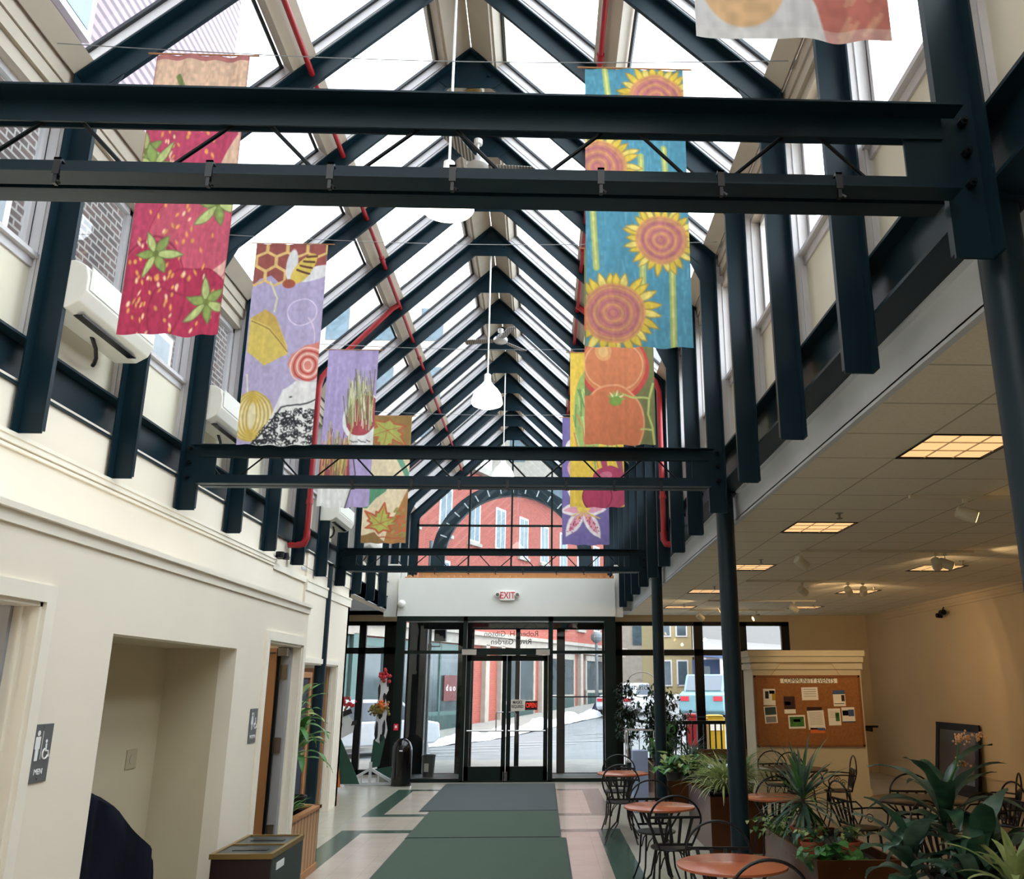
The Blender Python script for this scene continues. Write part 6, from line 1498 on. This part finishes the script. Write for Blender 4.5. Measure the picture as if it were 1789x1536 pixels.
MB().box(3.0, 3.35, 22.8, 23.2, .30, .98).build('box', 'house_blue', th, bevel=.02); MB().box(3.12, 3.22, 22.9, 23.1, .02, .30).build('stand', 'house_blue', th)
# steel arch in front of the gable
th = thing('steel_arch', 'dark round steel arch with white ticks standing outside the gable window', 'arch', (AX, 21.9, 4.85))
m = MB(); poly = []; Ro, Ri, cz = 2.02, 1.68, 4.82; k = 36
o_ = [(AX+Ro*math.cos(math.pi*i/k), cz+Ro*math.sin(math.pi*i/k)) for i in range(k+1)]; i_ = [(AX+Ri*math.cos(math.pi*i/k), cz+Ri*math.sin(math.pi*i/k)) for i in range(k+1)]
for i in range(k): m.prism([o_[i], o_[i+1], i_[i+1], i_[i]], 'y', 21.8, 22.0)
m.box(AX-Ro, AX-Ri, 21.8, 22, 4.08, cz).box(AX+Ri, AX+Ro, 21.8, 22, 4.08, cz); m.build('arch_band', 'steel_arch', th)
for i in range(4, 33, 2):
    a = math.pi*i/k; MB().bar((AX+1.75*math.cos(a), 21.795, cz+1.75*math.sin(a)), (AX+1.92*math.cos(a), 21.795, cz+1.92*math.sin(a)), .03, .01, (0, 1, 0)).build('tick', 'sign_white', th)
o = MB().box(-3.1, 1.5, 21.2, 22.3, 3.98, 4.08).box(-3.1, -3.0, 20.2, 22.3, 3.98, 4.08).build('trim_entry_canopy', 'white_paint'); o['kind'] = 'structure'
# neighbour on the left
th = thing('neighbour_building', 'brown brick building with a ribbed mauve upper wall close outside the left windows', 'building', (-5.5, 8, 0))
MB().box(-9, -5.5, -4, 24, 0, 8.1).build('brick_wall', 'brick_brown', th)
u = MB().box(-9, -5.55, -4, 13.2, 8.1, 14.5); u.build('ribbed_wall', 'corrugated', th)
for k, (y, z) in enumerate(((7.7, 9.2), (3.4, 9.2), (10.9, 5.0), (6.9, 5.0), (14.9, 5.0))):
    w_ = MB().box(-5.56, -5.46, y, y+1.2, z, z+1.7).build('window', 'white_paint', th); MB().box(-5.46, -5.45, y+.1, y+1.1, z+.1, z+1.6).build('window_pane', 'window_slate', w_)
MB().box(-5.56, -5.42, -4, 24, 7.95, 8.15).build('band', 'stone_trim', th)
